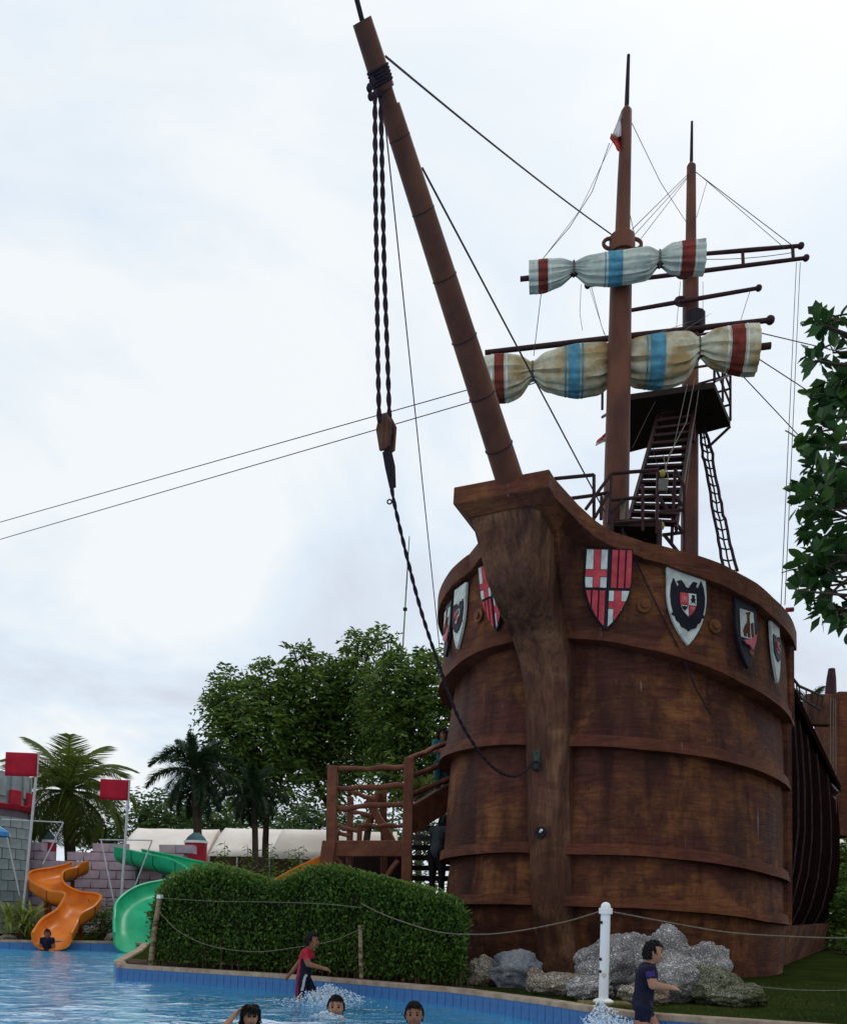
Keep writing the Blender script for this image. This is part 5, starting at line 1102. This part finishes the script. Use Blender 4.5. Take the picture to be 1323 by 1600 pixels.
# ---- round tower at the left edge
tc_ = D(-48, 1400, 25.0); tr_ = 1.52
tw_ = thing('castle_tower', 'round grey-green castle tower with a red battlement at the left edge', 'tower', (tc_[0], 25.0, GZ))
def ring_pts(r, z, n=40): return [(tc_[0]+r*math.cos(a), 25+r*math.sin(a), z) for a in np.linspace(0, 2*math.pi, n, endpoint=False)]
zb1 = D(30, 1262, 24)[2]; zb2 = D(35, 1242, 24)[2]; zb3 = D(38, 1204, 24)[2]
MB().tube([(tc_[0], 25, GZ), (tc_[0], 25, zb1)], tr_-.03, 40).build('core', m_mort, tw_, True, 30)
nb_ = 22; bh2 = .30; tmesh = MB().box((0, 0, 0), (2*math.pi*tr_/nb_-.02, .1, bh2-.018)).mesh('block', m_tow, (0, 0, 0))
for rw in range(int((zb1-GZ)/bh2)):
    for k in range(nb_):
        a = 2*math.pi*(k+(.5 if rw % 2 else 0))/nb_
        if not (math.sin(a) < .45 and math.cos(a) > -.35): continue
        o = link('block', tmesh, tw_, (tr_*math.cos(a), tr_*math.sin(a), bh2*(rw+.5))); o.rotation_euler[2] = a-math.pi/2
m_tred = mat('battlement_red', (.42, .025, .04), (.3, .015, .03), .6, 5)
MB().tube([(tc_[0], 25, zb1), (tc_[0], 25, zb1+.12), (tc_[0], 25, zb1+.14)], [tr_+.05, tr_+.12, tr_+.10], 40).build('red_band', m_tred, tw_, True, 30)
for k in range(14):
    a = 2*math.pi*k/14+.1; c = np.array([tc_[0]+(tr_+.06)*math.cos(a), 25+(tr_+.06)*math.sin(a), zb1+.34]); MB().box(c, (.36, .12, .42), (-math.sin(a), math.cos(a), 0), (math.cos(a), math.sin(a), 0)).build('merlon', m_tred, tw_, bevel=.02)
MB().tube([(tc_[0], 25, zb1+.1), (tc_[0], 25, zb3)], tr_-.02, 40).build('upper_drum', m_tow, tw_, True, 30)
for k in range(20):
    a = 2*math.pi*k/20; c = np.array([tc_[0]+tr_*math.cos(a), 25+tr_*math.sin(a), (zb2+zb3)/2]); MB().box(c, (.30, .05, zb3-zb2), (-math.sin(a), math.cos(a), 0), (math.cos(a), math.sin(a), 0)).build('panel', mat('drum_panel', (.32, .36, .36), (.22, .25, .25), .8, 4) if k == 0 else bpy.data.materials['drum_panel'], tw_)
# ---- red turrets with teal caps
m_tcap = mat('teal_cap', (.07, .13, .14), (.045, .09, .10), .7, 4)
def turret(px0, px1, yt, yc, yapex, y, lab):
    a = D(px0, yc, y); b = D(px1, yc, y); r = (b[0]-a[0])/2; cx = (a[0]+b[0])/2; z1 = a[2]; z2 = D(px0, yapex, y)[2]; t = thing('red_turret', lab, 'turret', (cx, y, GZ), 'red turrets behind the castle wall')
    MB().tube([(cx, y, GZ), (cx, y, z1)], r, 24).build('drum', m_tred, t, True, 30); MB().tube([(cx, y, z1-.03), (cx, y, z1+.05)], r*1.08, 24).build('rim', m_white_p, t, True, 30)
    MB().tube([(cx, y, z1+.05), (cx, y, z1+.6*(z2-z1)), (cx, y, z2)], [r*.98, r*.72, r*.3], 24).build('cap', m_tcap, t, True, 30)
turret(290, 324, 1360, 1316, 1301, 27.5, 'red drum turret with grey-teal cap between slide and white tents')
turret(68, 89, 1345, 1315, 1302, 27.2, 'red drum turret behind the castle wall beside the palm trunk')
# ---- flagpoles
m_galv = mat('galvanised_pipe', (.52, .52, .52), (.38, .38, .39), .45, 8); m_flag = mat('flag_sheet_red', (.40, .012, .03), (.30, .008, .022), .65, 3)
def flagpole(top, bot, fl, frame, y, lab):
    B0 = D(*bot, y); t = thing('flagpole', lab, 'flagpole', (B0[0], y, GZ), 'flagpoles at the slides')
    A0 = D(*top, y); Bz = B0 + (B0-A0)*((B0[2]-GZ)/(A0[2]-B0[2])); MB().tube([A0, Bz], .036, 8).build('pole', m_galv, t, True)
    rows = [[D(fl[0]+(fl[2]-fl[0])*i/8 + (j/5)*-1.5, fl[1]+(fl[3]-fl[1])*j/5 + (i/8)*2.0, y-.03+.05*math.sin(i*.9)*(1-i/8)) for i in range(9)] for j in range(6)]
    o = MB().grid(rows).build('flag', m_flag, t, True, 180); s = o.modifiers.new('s', 'SOLIDIFY'); s.thickness = .01
    for a, b in frame: MB().tube([D(*a, y+.1), D(*b, y+.1)], .018, 6).build('frame_pipe', m_galv, t)
flagpole((61, 1177), (40, 1395), (10, 1175, 60, 1212), [((4, 1280), (100, 1285)), ((12, 1308), (32, 1400)), ((100, 1285), (68, 1350))], 22.6, 'grey pole with a plain red flag beside the round tower')
flagpole((203, 1219), (190, 1410), (158, 1217, 202, 1249), [((156, 1312), (239, 1313)), ((159, 1313), (179, 1410)), ((238, 1314), (203, 1408))], 22.6, 'shorter grey pole with a plain red flag in front of the castle wall')
# ---- blue parasol at the left edge
pc = D(-14, 1283, 22.0); ps = thing('parasol', 'blue and white parasol top cut by the left edge', 'parasol', (pc[0], 22.0, GZ))
m_pb = mat('parasol_blue', (.08, .28, .55), (.05, .2, .45), .8, 3); m_pw = mat('parasol_white', (.6, .66, .72), None, .8); m_pd = mat('parasol_lining', (.06, .01, .04), None, .9)
for k in range(8):
    a0, a1 = 2*math.pi*k/8, 2*math.pi*(k+1)/8; rr_ = .50; e0 = pc+np.array([rr_*math.cos(a0), rr_*math.sin(a0), -.28]); e1 = pc+np.array([rr_*math.cos(a1), rr_*math.sin(a1), -.28]); m_ = (e0+e1)/2*.5+pc*.5+np.array([0, 0, .02])
    MB().add([pc, e0, e1, m_, e0-[0, 0, .1], e1-[0, 0, .1]], [(0, 1, 3), (1, 2, 3), (2, 0, 3), (1, 4, 5, 2)]).build('panel', m_pb if k % 2 else m_pw, ps)
MB().tube([pc-np.array([0, 0, .38]), pc-np.array([0, 0, .3])], [.1, .46], 16).build('lining', m_pd, ps); MB().tube([pc+np.array([0, 0, .05]), (pc[0], 22, GZ)], .025, 8).build('pole', m_galv, ps)
# ---- white marquee tents
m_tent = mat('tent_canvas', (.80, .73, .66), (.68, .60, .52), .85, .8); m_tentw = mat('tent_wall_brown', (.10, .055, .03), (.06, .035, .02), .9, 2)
def tent(xl, xr, yr, ye, y, lab, dpt=6.0, hip=.03):
    a, b = D(xl, ye, y), D(xr, ye, y); ze = a[2]; zr = D(xl, yr, y+dpt/2)[2]; L_ = b[0]-a[0]; t = thing('marquee_tent', lab, 'tent', ((a[0]+b[0])/2, y+dpt/2, GZ), 'white tents')
    x0_, x1_ = a[0], b[0]; h = L_*hip; rows = []
    for j in range(9):
        f = j/8; s = abs(f-.5)*2; z = ze+(zr-ze)*(1-s**1.15); rows.append([(x0_+h*(1-s)*.6 + (x1_-x0_-h*(1-s)*1.2)*i/14, y+dpt*f, z - .03*math.sin(math.pi*((i*3/14) % 1))*(1-s)) for i in range(15)])
    o = MB().grid(rows).build('roof', m_tent, t, True, 180); s = o.modifiers.new('s', 'SOLIDIFY'); s.thickness = .03
    for sd in (0, 1):
        e = [rw[0] if sd == 0 else rw[-1] for rw in rows]; MB().add(e + [(e[0][0], e[0][1], ze-.3), (e[-1][0], e[-1][1], ze-.3)], [tuple(range(len(e)))+(len(e)+1, len(e))]).build('gable', m_tent, t)
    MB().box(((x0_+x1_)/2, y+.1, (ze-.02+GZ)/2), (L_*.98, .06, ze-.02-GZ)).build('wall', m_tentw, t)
    for i in range(5): MB().tube([(x0_+.05+(L_-.1)*i/4, y, GZ), (x0_+.05+(L_-.1)*i/4, y, ze)], .05, 8).build('pole', m_galv, t)
tent(180, 322, 1293, 1337, 42, 'long white tent roof behind the castle wall')
tent(326, 505, 1293, 1337, 42, 'white tent roof behind the thin-trunked tree')
tent(420, 620, 1296, 1341, 38, 'white tent roof with a shaded gable beside the log platform')
tent(1303, 1420, 1300, 1333, 40, 'scrap of white tent behind the stern at the right edge')
print('park ok')

# ================================================================ TREES AND PLANTS
m_bark = mat('bark', (.075, .052, .036), (.035, .025, .02), .95, 5, (1, 1, .4), .5, 18); m_bark_p = mat('palm_bark', (.085, .065, .048), (.045, .034, .026), .95, 6, (1, 1, 3), .5, 14)
m_lf1 = leaf_mat('tree_leaf', [(.024, .058, .010), (.055, .11, .017), (.10, .17, .026), (.20, .28, .045)], .42)
m_lf2 = leaf_mat('tree_leaf_far', [(.026, .060, .016), (.048, .10, .022), (.085, .15, .032)], .3)
m_lfb = leaf_mat('broad_leaf', [(.014, .042, .012), (.022, .060, .014), (.032, .082, .018), (.055, .12, .028)], .12, .4)
def tufts(blobs, dens, leaflet, k, droop, out=.55, depth=.85):
    """pinnate tufts filling ellipsoids: (x, y, z, r)"""
    Ps, Ds = [], []
    for (x, y, z, r) in blobs:
        n = int(dens*r*r); u = rng.normal(size=(n, 3)); u /= np.linalg.norm(u, axis=1, keepdims=True); rad = r*(.35+.65*rng.random(n)**.45)
        lump = np.array([1+.35*noise.noise((x+a*1.7, y+b*1.7, z+c*1.7)) for a, b, c in u])
        c = np.array([x, y, z]) + u*(rad*lump)[:, None]*np.array([1, depth, .8])
        keep = c[:, 2] > GZ+.1; c = c[keep]; u = u[keep]; n = len(c)
        ax = u*out + rng.normal(size=(n, 3))*.5 + np.array([0, 0, .25]); ax /= np.linalg.norm(ax, axis=1, keepdims=True); ln = rng.uniform(.8, 1.3, n)*leaflet*2.2
        for j in range(k):                            # leaflets along a short drooping stalk
            f = (j//2+.5)/(k/2); s = 1 if j % 2 else -1
            pos = c + ax*(ln*f)[:, None] - np.array([0, 0, 1])*(droop*ln*f*f)[:, None]
            sd = np.cross(ax, np.array([0, 0, 1.])); sd /= np.linalg.norm(sd, axis=1, keepdims=True)+1e-6
            Ps.append(pos); Ds.append(sd*s*.9 + ax*.5 + rng.normal(size=(n, 3))*.22 + np.array([0, 0, -.25]))
    P_ = np.concatenate(Ps); D_ = np.concatenate(Ds); n = len(P_); return leaves(P_, D_, leaflet*rng.uniform(.75, 1.25, n), leaflet*rng.uniform(.28, .42, n), .1)
def limb(mb, a, b, r0_, r1, bend=.15, n=6):
    a = np.array(a, float); b = np.array(b, float); L_ = np.linalg.norm(b-a); o = rng.normal(size=3)*L_*bend; pts = [a+(b-a)*i/n + o*math.sin(math.pi*i/n)*.6 for i in range(n+1)]; mb.tube(pts, list(np.linspace(r0_, r1, n+1)), 7); return pts
def tree(name, lab, trunk, blobs_px, y, dens, leaflet, k=8, droop=.5, m=m_lf1, r0_=.16, fork=None, group=None, spread=1.2):
    """trunk: pixel polyline from base up; blobs: (px, py, rpx)"""
    base = D(*trunk[0], y); base[2] = GZ-.05; t = thing(name, lab, 'tree', tuple(base), group); mb = MB(); tp_ = [base]+[D(*p, y) for p in trunk[1:]]; tp_ = catm(tp_, 4); mb.tube(tp_, list(np.linspace(r0_, r0_*.6, len(tp_))), 10)
    bl = []
    for (px, py, r) in blobs_px:
        yy = y + rng.uniform(-spread, spread); c = D(px, py, yy); bl.append((*c, r*yy/F)); pts = limb(mb, tp_[-1] if rng.random() < .7 else tp_[-3], c, r0_*.5, .025)
        for _ in range(3): q = pts[rng.integers(3, 6)]; limb(mb, q, np.array(c)+rng.normal(size=3)*r*yy/F*.55, .035, .01, .1, 3)
    mb.build('trunk', m_bark, t, True, 60)
    o = link('crown', leaf_mesh('crown', m, tufts(bl, dens, leaflet, k, droop), BASE[t.name]), t); o['kind'] = 'stuff'; return t
tree('spreading_tree', 'dark leafy tree with a slim trunk, leftmost of the big trees left of the ship', [(416, 1400), (415, 1330), (417, 1270), (412, 1235)], [(372, 1075, 38), (352, 1115, 34), (395, 1100, 52), (338, 1105, 18), (430, 1070, 44), (448, 1110, 46), (400, 1150, 56), (365, 1160, 40), (352, 1200, 38), (440, 1165, 50), (395, 1205, 46), (440, 1215, 40), (375, 1235, 30), (470, 1155, 40)], 36, 104, .29, 8, .7, group='big trees left of the ship')
tree('spreading_tree', 'tall open-topped tree behind the log platform, its sprays highest of all', [(520, 1400), (525, 1300), (498, 1230), (478, 1190)], [(478, 1022, 17), (460, 1016, 11), (500, 1042, 20), (560, 1008, 19), (545, 1030, 16), (590, 998, 17), (607, 1003, 12), (575, 1000, 10), (605, 1020, 16), (478, 1075, 44), (512, 1095, 52), (545, 1070, 40), (565, 1050, 30), (500, 1145, 52), (545, 1130, 56), (480, 1190, 36), (535, 1185, 46), (590, 1120, 44), (578, 1180, 40), (520, 1225, 26)], 38, 104, .31, 8, .7, group='big trees left of the ship')
tree('spreading_tree', 'dark leafy tree crowding the left side of the hull', [(560, 1400), (575, 1300), (600, 1230), (615, 1190)], [(605, 1060, 42), (640, 1045, 40), (672, 1040, 30), (690, 1030, 20), (632, 1090, 50), (675, 1090, 44), (610, 1125, 48), (655, 1140, 52), (700, 1130, 44), (620, 1180, 44), (670, 1190, 44), (600, 1215, 30), (710, 1200, 40), (650, 1225, 34), (700, 1240, 30)], 34, 104, .28, 8, .7, group='big trees left of the ship')
# thin bamboo pole above the trees
a, b = D(640, 838, 37), D(629, 1025, 37); bp_ = thing('bamboo_pole', 'thin tall pole rising out of the trees left of the hull', 'pole', (b[0], 37, GZ)); MB().tube([a, a*.55+b*.45], [.02, .035], 6).build('upper_length', m_bark_p, bp_); MB().tube([a*.55+b*.45, b, b+(b-a)*1.6], [.035, .04, .05], 6).build('lower_length', mat('bamboo', (.26, .27, .12), (.16, .18, .08), .6, 6), bp_); bc_ = a*.4+b*.6; MB().tube([bc_, bc_-[0, 0, .12]], .09, 8).build('clamp', m_dark, bp_)
# ---- feathery palms
def frond_mesh(L_, droop, ll, n, plume, seed, lw=.035, twist_=0.0):
    r = np.random.default_rng(seed); k = 16; pts = []
    for i in range(k+1):
        f = i/k; a = -droop*f**1.5; pts.append(np.array([0, 0, 0]) if i == 0 else pts[-1] + L_/k*np.array([math.cos(a*1.0+.0), 0, math.sin(a)]))
    mb = MB().tube(pts, list(np.linspace(.035, .006, k+1)), 5); Ps, Ds, Ls = [], [], []
    for j in range(n):
        f = .10+.90*(j+.5)/n; i = min(int(f*k), k-1); p = pts[i]+(pts[i+1]-pts[i])*(f*k-i); t = pts[i+1]-pts[i]; t /= np.linalg.norm(t); up_ = np.array([-t[2], 0, t[0]]); l = ll*(math.sin(math.pi*min(.97, .12+f*.86))**.6)*r.uniform(.85, 1.1)
        for s in (1, -1):
            for q in range(plume):
                ang = (0.0 if plume == 1 else r.uniform(-1.2, 1.2)); d = np.array([0, s*math.cos(ang), 0]) + up_*math.sin(ang) + t*r.uniform(.45, .8) + np.array([0, 0, -.28 if plume == 1 else -.1]); Ps.append(p); Ds.append(d); Ls.append(l)
    lv = []
    for p, d, l in zip(Ps, Ds, Ls):
        d = d/np.linalg.norm(d); sd = np.cross(d, (0, 0, 1.)); sd /= np.linalg.norm(sd)+1e-6; q = p+d*l*.55; e = p+d*l; e = e-np.array([0, 0, l*(.30 if plume == 1 else .12)])
        mb.add([p-sd*lw*.4, p+sd*lw*.4, q+sd*lw*.5, q-sd*lw*.5, e], [(0, 1, 2, 3), (3, 2, 4)])
    return mb
def palm(name, lab, crown, ground_px, y, fr, L_, ll, n, plume, m, r_t, tr_top=None, lw=.035, group=None):
    c = D(*crown, y); g_ = D(*ground_px, y); t = thing(name, lab, 'palm', (g_[0], y, GZ-.03), group)
    tp_ = [np.array([g_[0], y, GZ-.05]), np.array([(g_[0]+c[0])/2+.05, y, (c[2]+GZ)/2]), c-np.array([0, 0, .25]), c]; MB().tube(catm(tp_, 5), list(np.linspace(r_t*1.15, r_t*.75, 16)), 10).build('trunk', m_bark_p, t, True, 60)
    cache = {}
    for i, (az, el, sc, dr) in enumerate(fr):
        key = (round(dr, 1), i % 3)
        if key not in cache: cache[key] = frond_mesh(L_, dr, ll, n, plume, i+3, lw).mesh('frond', m, (0, 0, 0), False)
        o = link('frond', cache[key], t, c-BASE[t.name]); o.rotation_euler = (rng.normal(0, .15), -R(el), R(az)); o.scale = (sc,)*3
    return t
m_coco = leaf_mat('coconut_leaf', [(.06, .10, .018), (.11, .155, .028), (.20, .22, .045)], .35); m_fox = leaf_mat('foxtail_leaf', [(.013, .030, .016), (.022, .048, .020), (.05, .10, .026)], .2)
cf = [(az+rng.uniform(-12, 12), el, sc, dr) for el, dr, sc, azs in ((78, 1.0, .95, (20, 200, 110, 290)), (58, 1.5, 1.05, (0, 50, 130, 180, 235, 310)), (35, 1.9, 1.1, (15, 75, 150, 195, 260, 330)), (10, 2.0, 1.05, (0, 40, 100, 165, 215, 280, 320)), (-15, 1.7, .95, (20, 80, 140, 190, 250, 310, 345)), (-35, 1.3, .85, (0, 60, 120, 180, 235, 300))) for az in azs]
palm('coconut_palm', 'bushy coconut palm behind the castle wall between the red flags', (106, 1238), (112, 1440), 28.5, cf, 2.35, .95, 60, 1, m_coco, .18, lw=.03)
ff = [(az, el, sc, dr) for el, dr, sc, azs in ((75, 1.0, .8, (30, 150, 270)), (48, 1.7, 1.0, (175, 0, 80, 250, 310)), (18, 1.6, 1.0, (185, 130, 20, 60, 290)), (-25, 1.3, .9, (0, 170, 60, 230, 300)), (-50, .9, .9, (20, 200, 110, 320))) for az in azs]
palm('foxtail_palm', 'dark plumed palm with arching fronds above the red turret', (305, 1205), (313, 1420), 31, ff, 2.05, .42, 44, 4, m_fox, .15, lw=.03, group='plumed palms')
palm('foxtail_palm', 'dark plumed palm half lost under the leafy tree', (398, 1235), (398, 1420), 33, ff[:3]+ff[8:], 1.6, .38, 36, 4, m_fox, .12, lw=.03, group='plumed palms')
palm('foxtail_palm', 'small plumed palm behind the log platform', (652, 1245), (652, 1420), 26, ff[:12], 1.15, .30, 30, 3, m_coco, .1, lw=.03, group='plumed palms')
# ---- far tree belt: separate bushy trees
fb = [(232, 1258, 28), (262, 1268, 34), (290, 1262, 30), (330, 1270, 34), (362, 1280, 30), (452, 1275, 36), (430, 1290, 26), (500, 1268, 30), (540, 1285, 28), (590, 1290, 24), (640, 1290, 26), (690, 1285, 26), (20, 1300, 30), (160, 1290, 34), (-20, 1290, 40)]
for i, (px, py, r) in enumerate(fb):
    tree('background_tree', ['rounded far tree %s' % s for s in ('left of the plumed palm', 'just behind the arching palm fronds', 'behind the plumed palm trunk', 'between the palms above the tents', 'behind the second palm trunk', 'seen between trunks above the tent', 'low behind the slim tree trunk', 'behind the tall open tree', 'behind the log platform rails', 'behind the log braces', 'behind the stair rails', 'beside the hull behind the stairs', 'behind the round tower', 'behind the coconut palm', 'at the far left behind the tower')][i],
         [(px, 1410), (px+2, 1350), (px, 1320)], [(px, py, r), (px-r*.7, py+12, r*.7), (px+r*.7, py+10, r*.75), (px-r*.3, py+30, r*.8), (px+r*.4, py+32, r*.8)], 58+3*(i % 3), 34, .42, 6, .4, m_lf2, .2, group='far trees behind the tents', spread=1.0)
# ---- shrub by the tents (upright leafy stems), bush, spiky plant
def stem_shrub(lab, px, py_b, y, n, h, wd, name='leafy_shrub'):
    b = D(px, py_b, y); t = thing(name, lab, 'shrub', (b[0], y, GZ-.03)); mb = MB(); Ps, Ds = [], []
    for i in range(n):
        q = np.array([b[0]+rng.uniform(-wd, wd), y+rng.uniform(-.4, .4), GZ-.03]); tip = q+np.array([rng.normal(0, .12), rng.normal(0, .1), h*rng.uniform(.55, 1.1)]); mb.tube([q, (q+tip)/2, tip], [.015, .011, .005], 4)
        for j in range(26):
            f = .35+.65*j/26; a = j*2.4; Ps.append(q+(tip-q)*f); Ds.append((math.cos(a), math.sin(a), -.15))
    mb.build('stems', m_bark, t); o = link('foliage', leaf_mesh('foliage', m_lf1, leaves(Ps, Ds, rng.uniform(.14, .26, len(Ps)), .05, .2), BASE[t.name]), t); o['kind'] = 'stuff'
stem_shrub('upright leafy shrub in front of the white tents', 405, 1440, 24, 36, 2.5, 1.1)
stem_shrub('thin tall-stemmed shrub by the tent gable above the hedge', 452, 1440, 24.5, 12, 2.5, .5)
def bush(lab, px, py, rpx, y, m, leaf=.12, dens=240, name='bush', hgt=1.0):
    c = D(px, py, y); r = rpx*y/F; t = thing(name, lab, 'bush', (c[0], y, GZ-.03)); mb = MB()
    for i in range(9): limb(mb, (c[0]+rng.normal(0, .1), y+rng.normal(0, .1), GZ-.03), (c[0]+rng.normal(0, r*.5), y+rng.normal(0, r*.4), c[2]+rng.normal(0, r*.4)), .03, .008)
    mb.build('stems', m_bark, t); bl = [(c[0]+rng.normal(0, r*.45), y+rng.normal(0, r*.4), c[2]+rng.normal(0, r*.35)*hgt, r*rng.uniform(.5, .75)) for _ in range(8)]
    o = link('foliage', leaf_mesh('foliage', m, tufts(bl, dens, leaf, 6, .3), BASE[t.name]), t); o['kind'] = 'stuff'; return t
bush('dark green bush between the orange and green slides', 167, 1440, 27, 22.5, m_lf1)
bush('dark shrub beyond the stern at the right edge', 1308, 1395, 40, 26, m_lf1, .2, 160); bush('deep green shrub low behind the hull at the right edge', 1335, 1440, 50, 24, m_lf1, .2, 160); bush('tall dark shrub at the right edge behind the stern', 1345, 1340, 44, 27, m_lf1, .2, 160); bush('dark shrub under the keel end on the right', 1290, 1462, 26, 27, m_lf1, .18, 200)
bush('shaded shrub behind the low rope at the right', 1330, 1490, 30, 21, m_lf1, .16, 200)
bush('dark bush behind the log platform legs', 560, 1395, 45, 20, m_lf1, .14, 160); bush('dark bush under the access stair', 668, 1400, 34, 19.4, m_lf1, .14, 160)
sp_c = D(35, 1455, 21.2); spk = thing('spiky_plant', 'yellow-green spiky leaved plant at the left pool edge', 'plant', (sp_c[0], 21.2, GZ-.02)); m_spk = leaf_mat('spiky_leaf', [(.09, .14, .02), (.16, .20, .03), (.24, .26, .05)], .25)
sl_m = MB(); k = 7
ra_ = [[np.array([.55*f, .035*math.sin(math.pi*min(.95, .1+f*.9)), .28*f-.42*f*f]) , np.array([.55*f, 0, .28*f-.42*f*f-.012]), np.array([.55*f, -.035*math.sin(math.pi*min(.95, .1+f*.9)), .28*f-.42*f*f])] for f in np.linspace(0, 1, k)]
sl_me = sl_m.grid(ra_).mesh('leaf', m_spk, (0, 0, 0), True)
for i in range(130):
    q = rng.normal(size=2)*np.array([.30, .2]); o = link('leaf', sl_me, spk, (q[0], q[1], rng.uniform(.05, .65))); o.rotation_euler = (rng.normal(0, .3), -R(rng.uniform(5, 75)), rng.uniform(0, 6.28)); o.scale = (rng.uniform(.7, 1.15),)*3
MB().tube([(sp_c[0], 21.2, GZ-.03), (sp_c[0], 21.2, .9)], [.08, .03], 8).build('stem', m_bark, spk)
for (px, py, w_, yt, lab) in ((12, 1482, 26, 1460, 'low stone at the far pool edge under the spiky plant'), (178, 1478, 26, 1458, 'tan stone between the slides at the pool edge')): 
    o = rock(px, py, w_, yt, 20.9, m_cor2, lab, px); o['group'] = 'stones at the far pool edge'
# palm leaves behind the stern
sp2 = [(az, el, .9, 1.4) for el, azs in ((50, (170, 100, 20)), (20, (185, 150, 230, 60)), (75, (200, 300))) for az in azs]
palm('foxtail_palm', 'palm fronds poking up behind the waist of the ship at the right', (1262, 1105), (1262, 1420), 30, sp2, 1.1, .4, 26, 1, m_fox, .09, lw=.03)
# ---- broad-leaved tree overhanging at the upper right
ty = 10.3; tb = D(1640, 1520, ty+.4); bt_ = thing('broadleaf_tree', 'broad-leaved tree overhanging the picture at the upper right', 'tree', (tb[0], tb[1], GZ-.05))
mb = MB(); tr_p = [np.array([tb[0], tb[1], GZ-.05]), D(1630, 1200, ty+.4), D(1620, 900, ty+.4), D(1600, 640, ty+.3)]; mb.tube(catm(tr_p, 5), list(np.linspace(.24, .10, 16)), 12)
xl = lambda y: np.interp(y, [490, 505, 520, 545, 560, 585, 605, 630, 645, 665, 690, 715, 740, 765, 790, 810, 830, 855, 880, 905, 925, 945, 965, 980], [1272, 1258, 1250, 1246, 1256, 1272, 1283, 1258, 1238, 1236, 1240, 1250, 1240, 1240, 1222, 1236, 1258, 1262, 1244, 1236, 1240, 1258, 1276, 1300])
lf = MB(); rowsl = []
for f in np.linspace(0, 1, 7):
    wv = .055*math.sin(math.pi*min(.98, .04+f**1.5*.93))**.8 + .002; rowsl.append([np.array([.21*f, wv, .012-.03*f*f]), np.array([.21*f, 0, -.03*f*f]), np.array([.21*f, -wv, .012-.03*f*f])])
lm = leaf_mat('broad_leaf_big', [(.020, .052, .014), (.035, .082, .018), (.07, .14, .026)], .3, .4)
lmm, lnn, lll, lbb = lm, lm.node_tree.nodes, lm.node_tree.links, lm.node_tree.nodes['Principled BSDF']
oi = lnn.new('ShaderNodeObjectInfo'); rmp = [n for n in lnn if n.type == 'VALTORGB'][0]; lll.new(oi.outputs['Random'], rmp.inputs[0])
leaf_me = lf.grid(rowsl).mesh('leaf', lm, (0, 0, 0), True, 180)
cnt = 0; extra = []; r3 = np.random.default_rng(21); tips = []
for att in range(4000):
    py = r3.uniform(492, 985); px = xl(py) - 3 + abs(r3.normal())*36 + r3.random()*40
    if px > 1480 or py > 975 + max(0, (px-1310))*.3: continue
    if noise.noise((px*.022, py*.022, 5.0)) < -.22 and px < 1340: continue
    c = D(px, py, ty + r3.normal()*.35)
    if any(np.linalg.norm(c-t) < .085 for t in tips): continue
    tips.append(c)
    if len(tips) > 135: break
for c in tips:
    pj = proj(c); inside = pj[0] < 1345
    anchor = along([np.array(q) for q in tr_p[1:]], float(np.clip((1200-pj[1])/560, 0, 1)))
    if r3.random() < .35: limb(mb, anchor, c, .045, .012, .12, 6)
    else: limb(mb, c+np.array([.35, r3.normal()*.1, r3.normal()*.12]), c, .016, .008, .08, 3)
    ax = np.array([-.55, -.3, .35]) + r3.normal(size=3)*.45; ax /= np.linalg.norm(ax)
    for k in range(r3.integers(5, 9)):
        d = ax*.5 + r3.normal(size=3)*.75 + np.array([0, 0, -.15]); d /= np.linalg.norm(d); X = Vector(d); Zp = Vector((0, 0, 1)) + Vector(r3.normal(size=3))*.5; Y = Zp.cross(X).normalized(); Z = X.cross(Y)
        sc = r3.uniform(.8, 1.25); q = c + d*.02
        mtx = Matrix(((X.x, Y.x, Z.x, 0), (X.y, Y.y, Z.y, 0), (X.z, Y.z, Z.z, 0), (0, 0, 0, 1)))
        if inside and cnt < 298:
            o = link('leaf', leaf_me, bt_); o.matrix_local = Matrix.Translation(Vector(q-BASE[bt_.name])) @ mtx @ Matrix.Scale(sc, 4); cnt += 1
        else: extra.append((q, d, sc))
mb.build('trunk', m_bark, bt_, True, 60)
for c in range(900):                                  # the rest of the crown, out of the picture
    q = np.array([tb[0]+r3.normal()*1.1+.2, tb[1]+r3.normal()*1.0, r3.uniform(3.9, 9.0)])
    if proj(q)[0] > 1350: extra.append((q, r3.normal(size=3), 1.0))
qq = np.array([e_[0] for e_ in extra]); dd_ = np.array([e_[1] for e_ in extra]); o = link('crown', leaf_mesh('crown', m_lfb, leaves(qq, dd_, .21, .11, .15), BASE[bt_.name]), bt_); o['kind'] = 'stuff'
print('veg ok', cnt, len(extra))
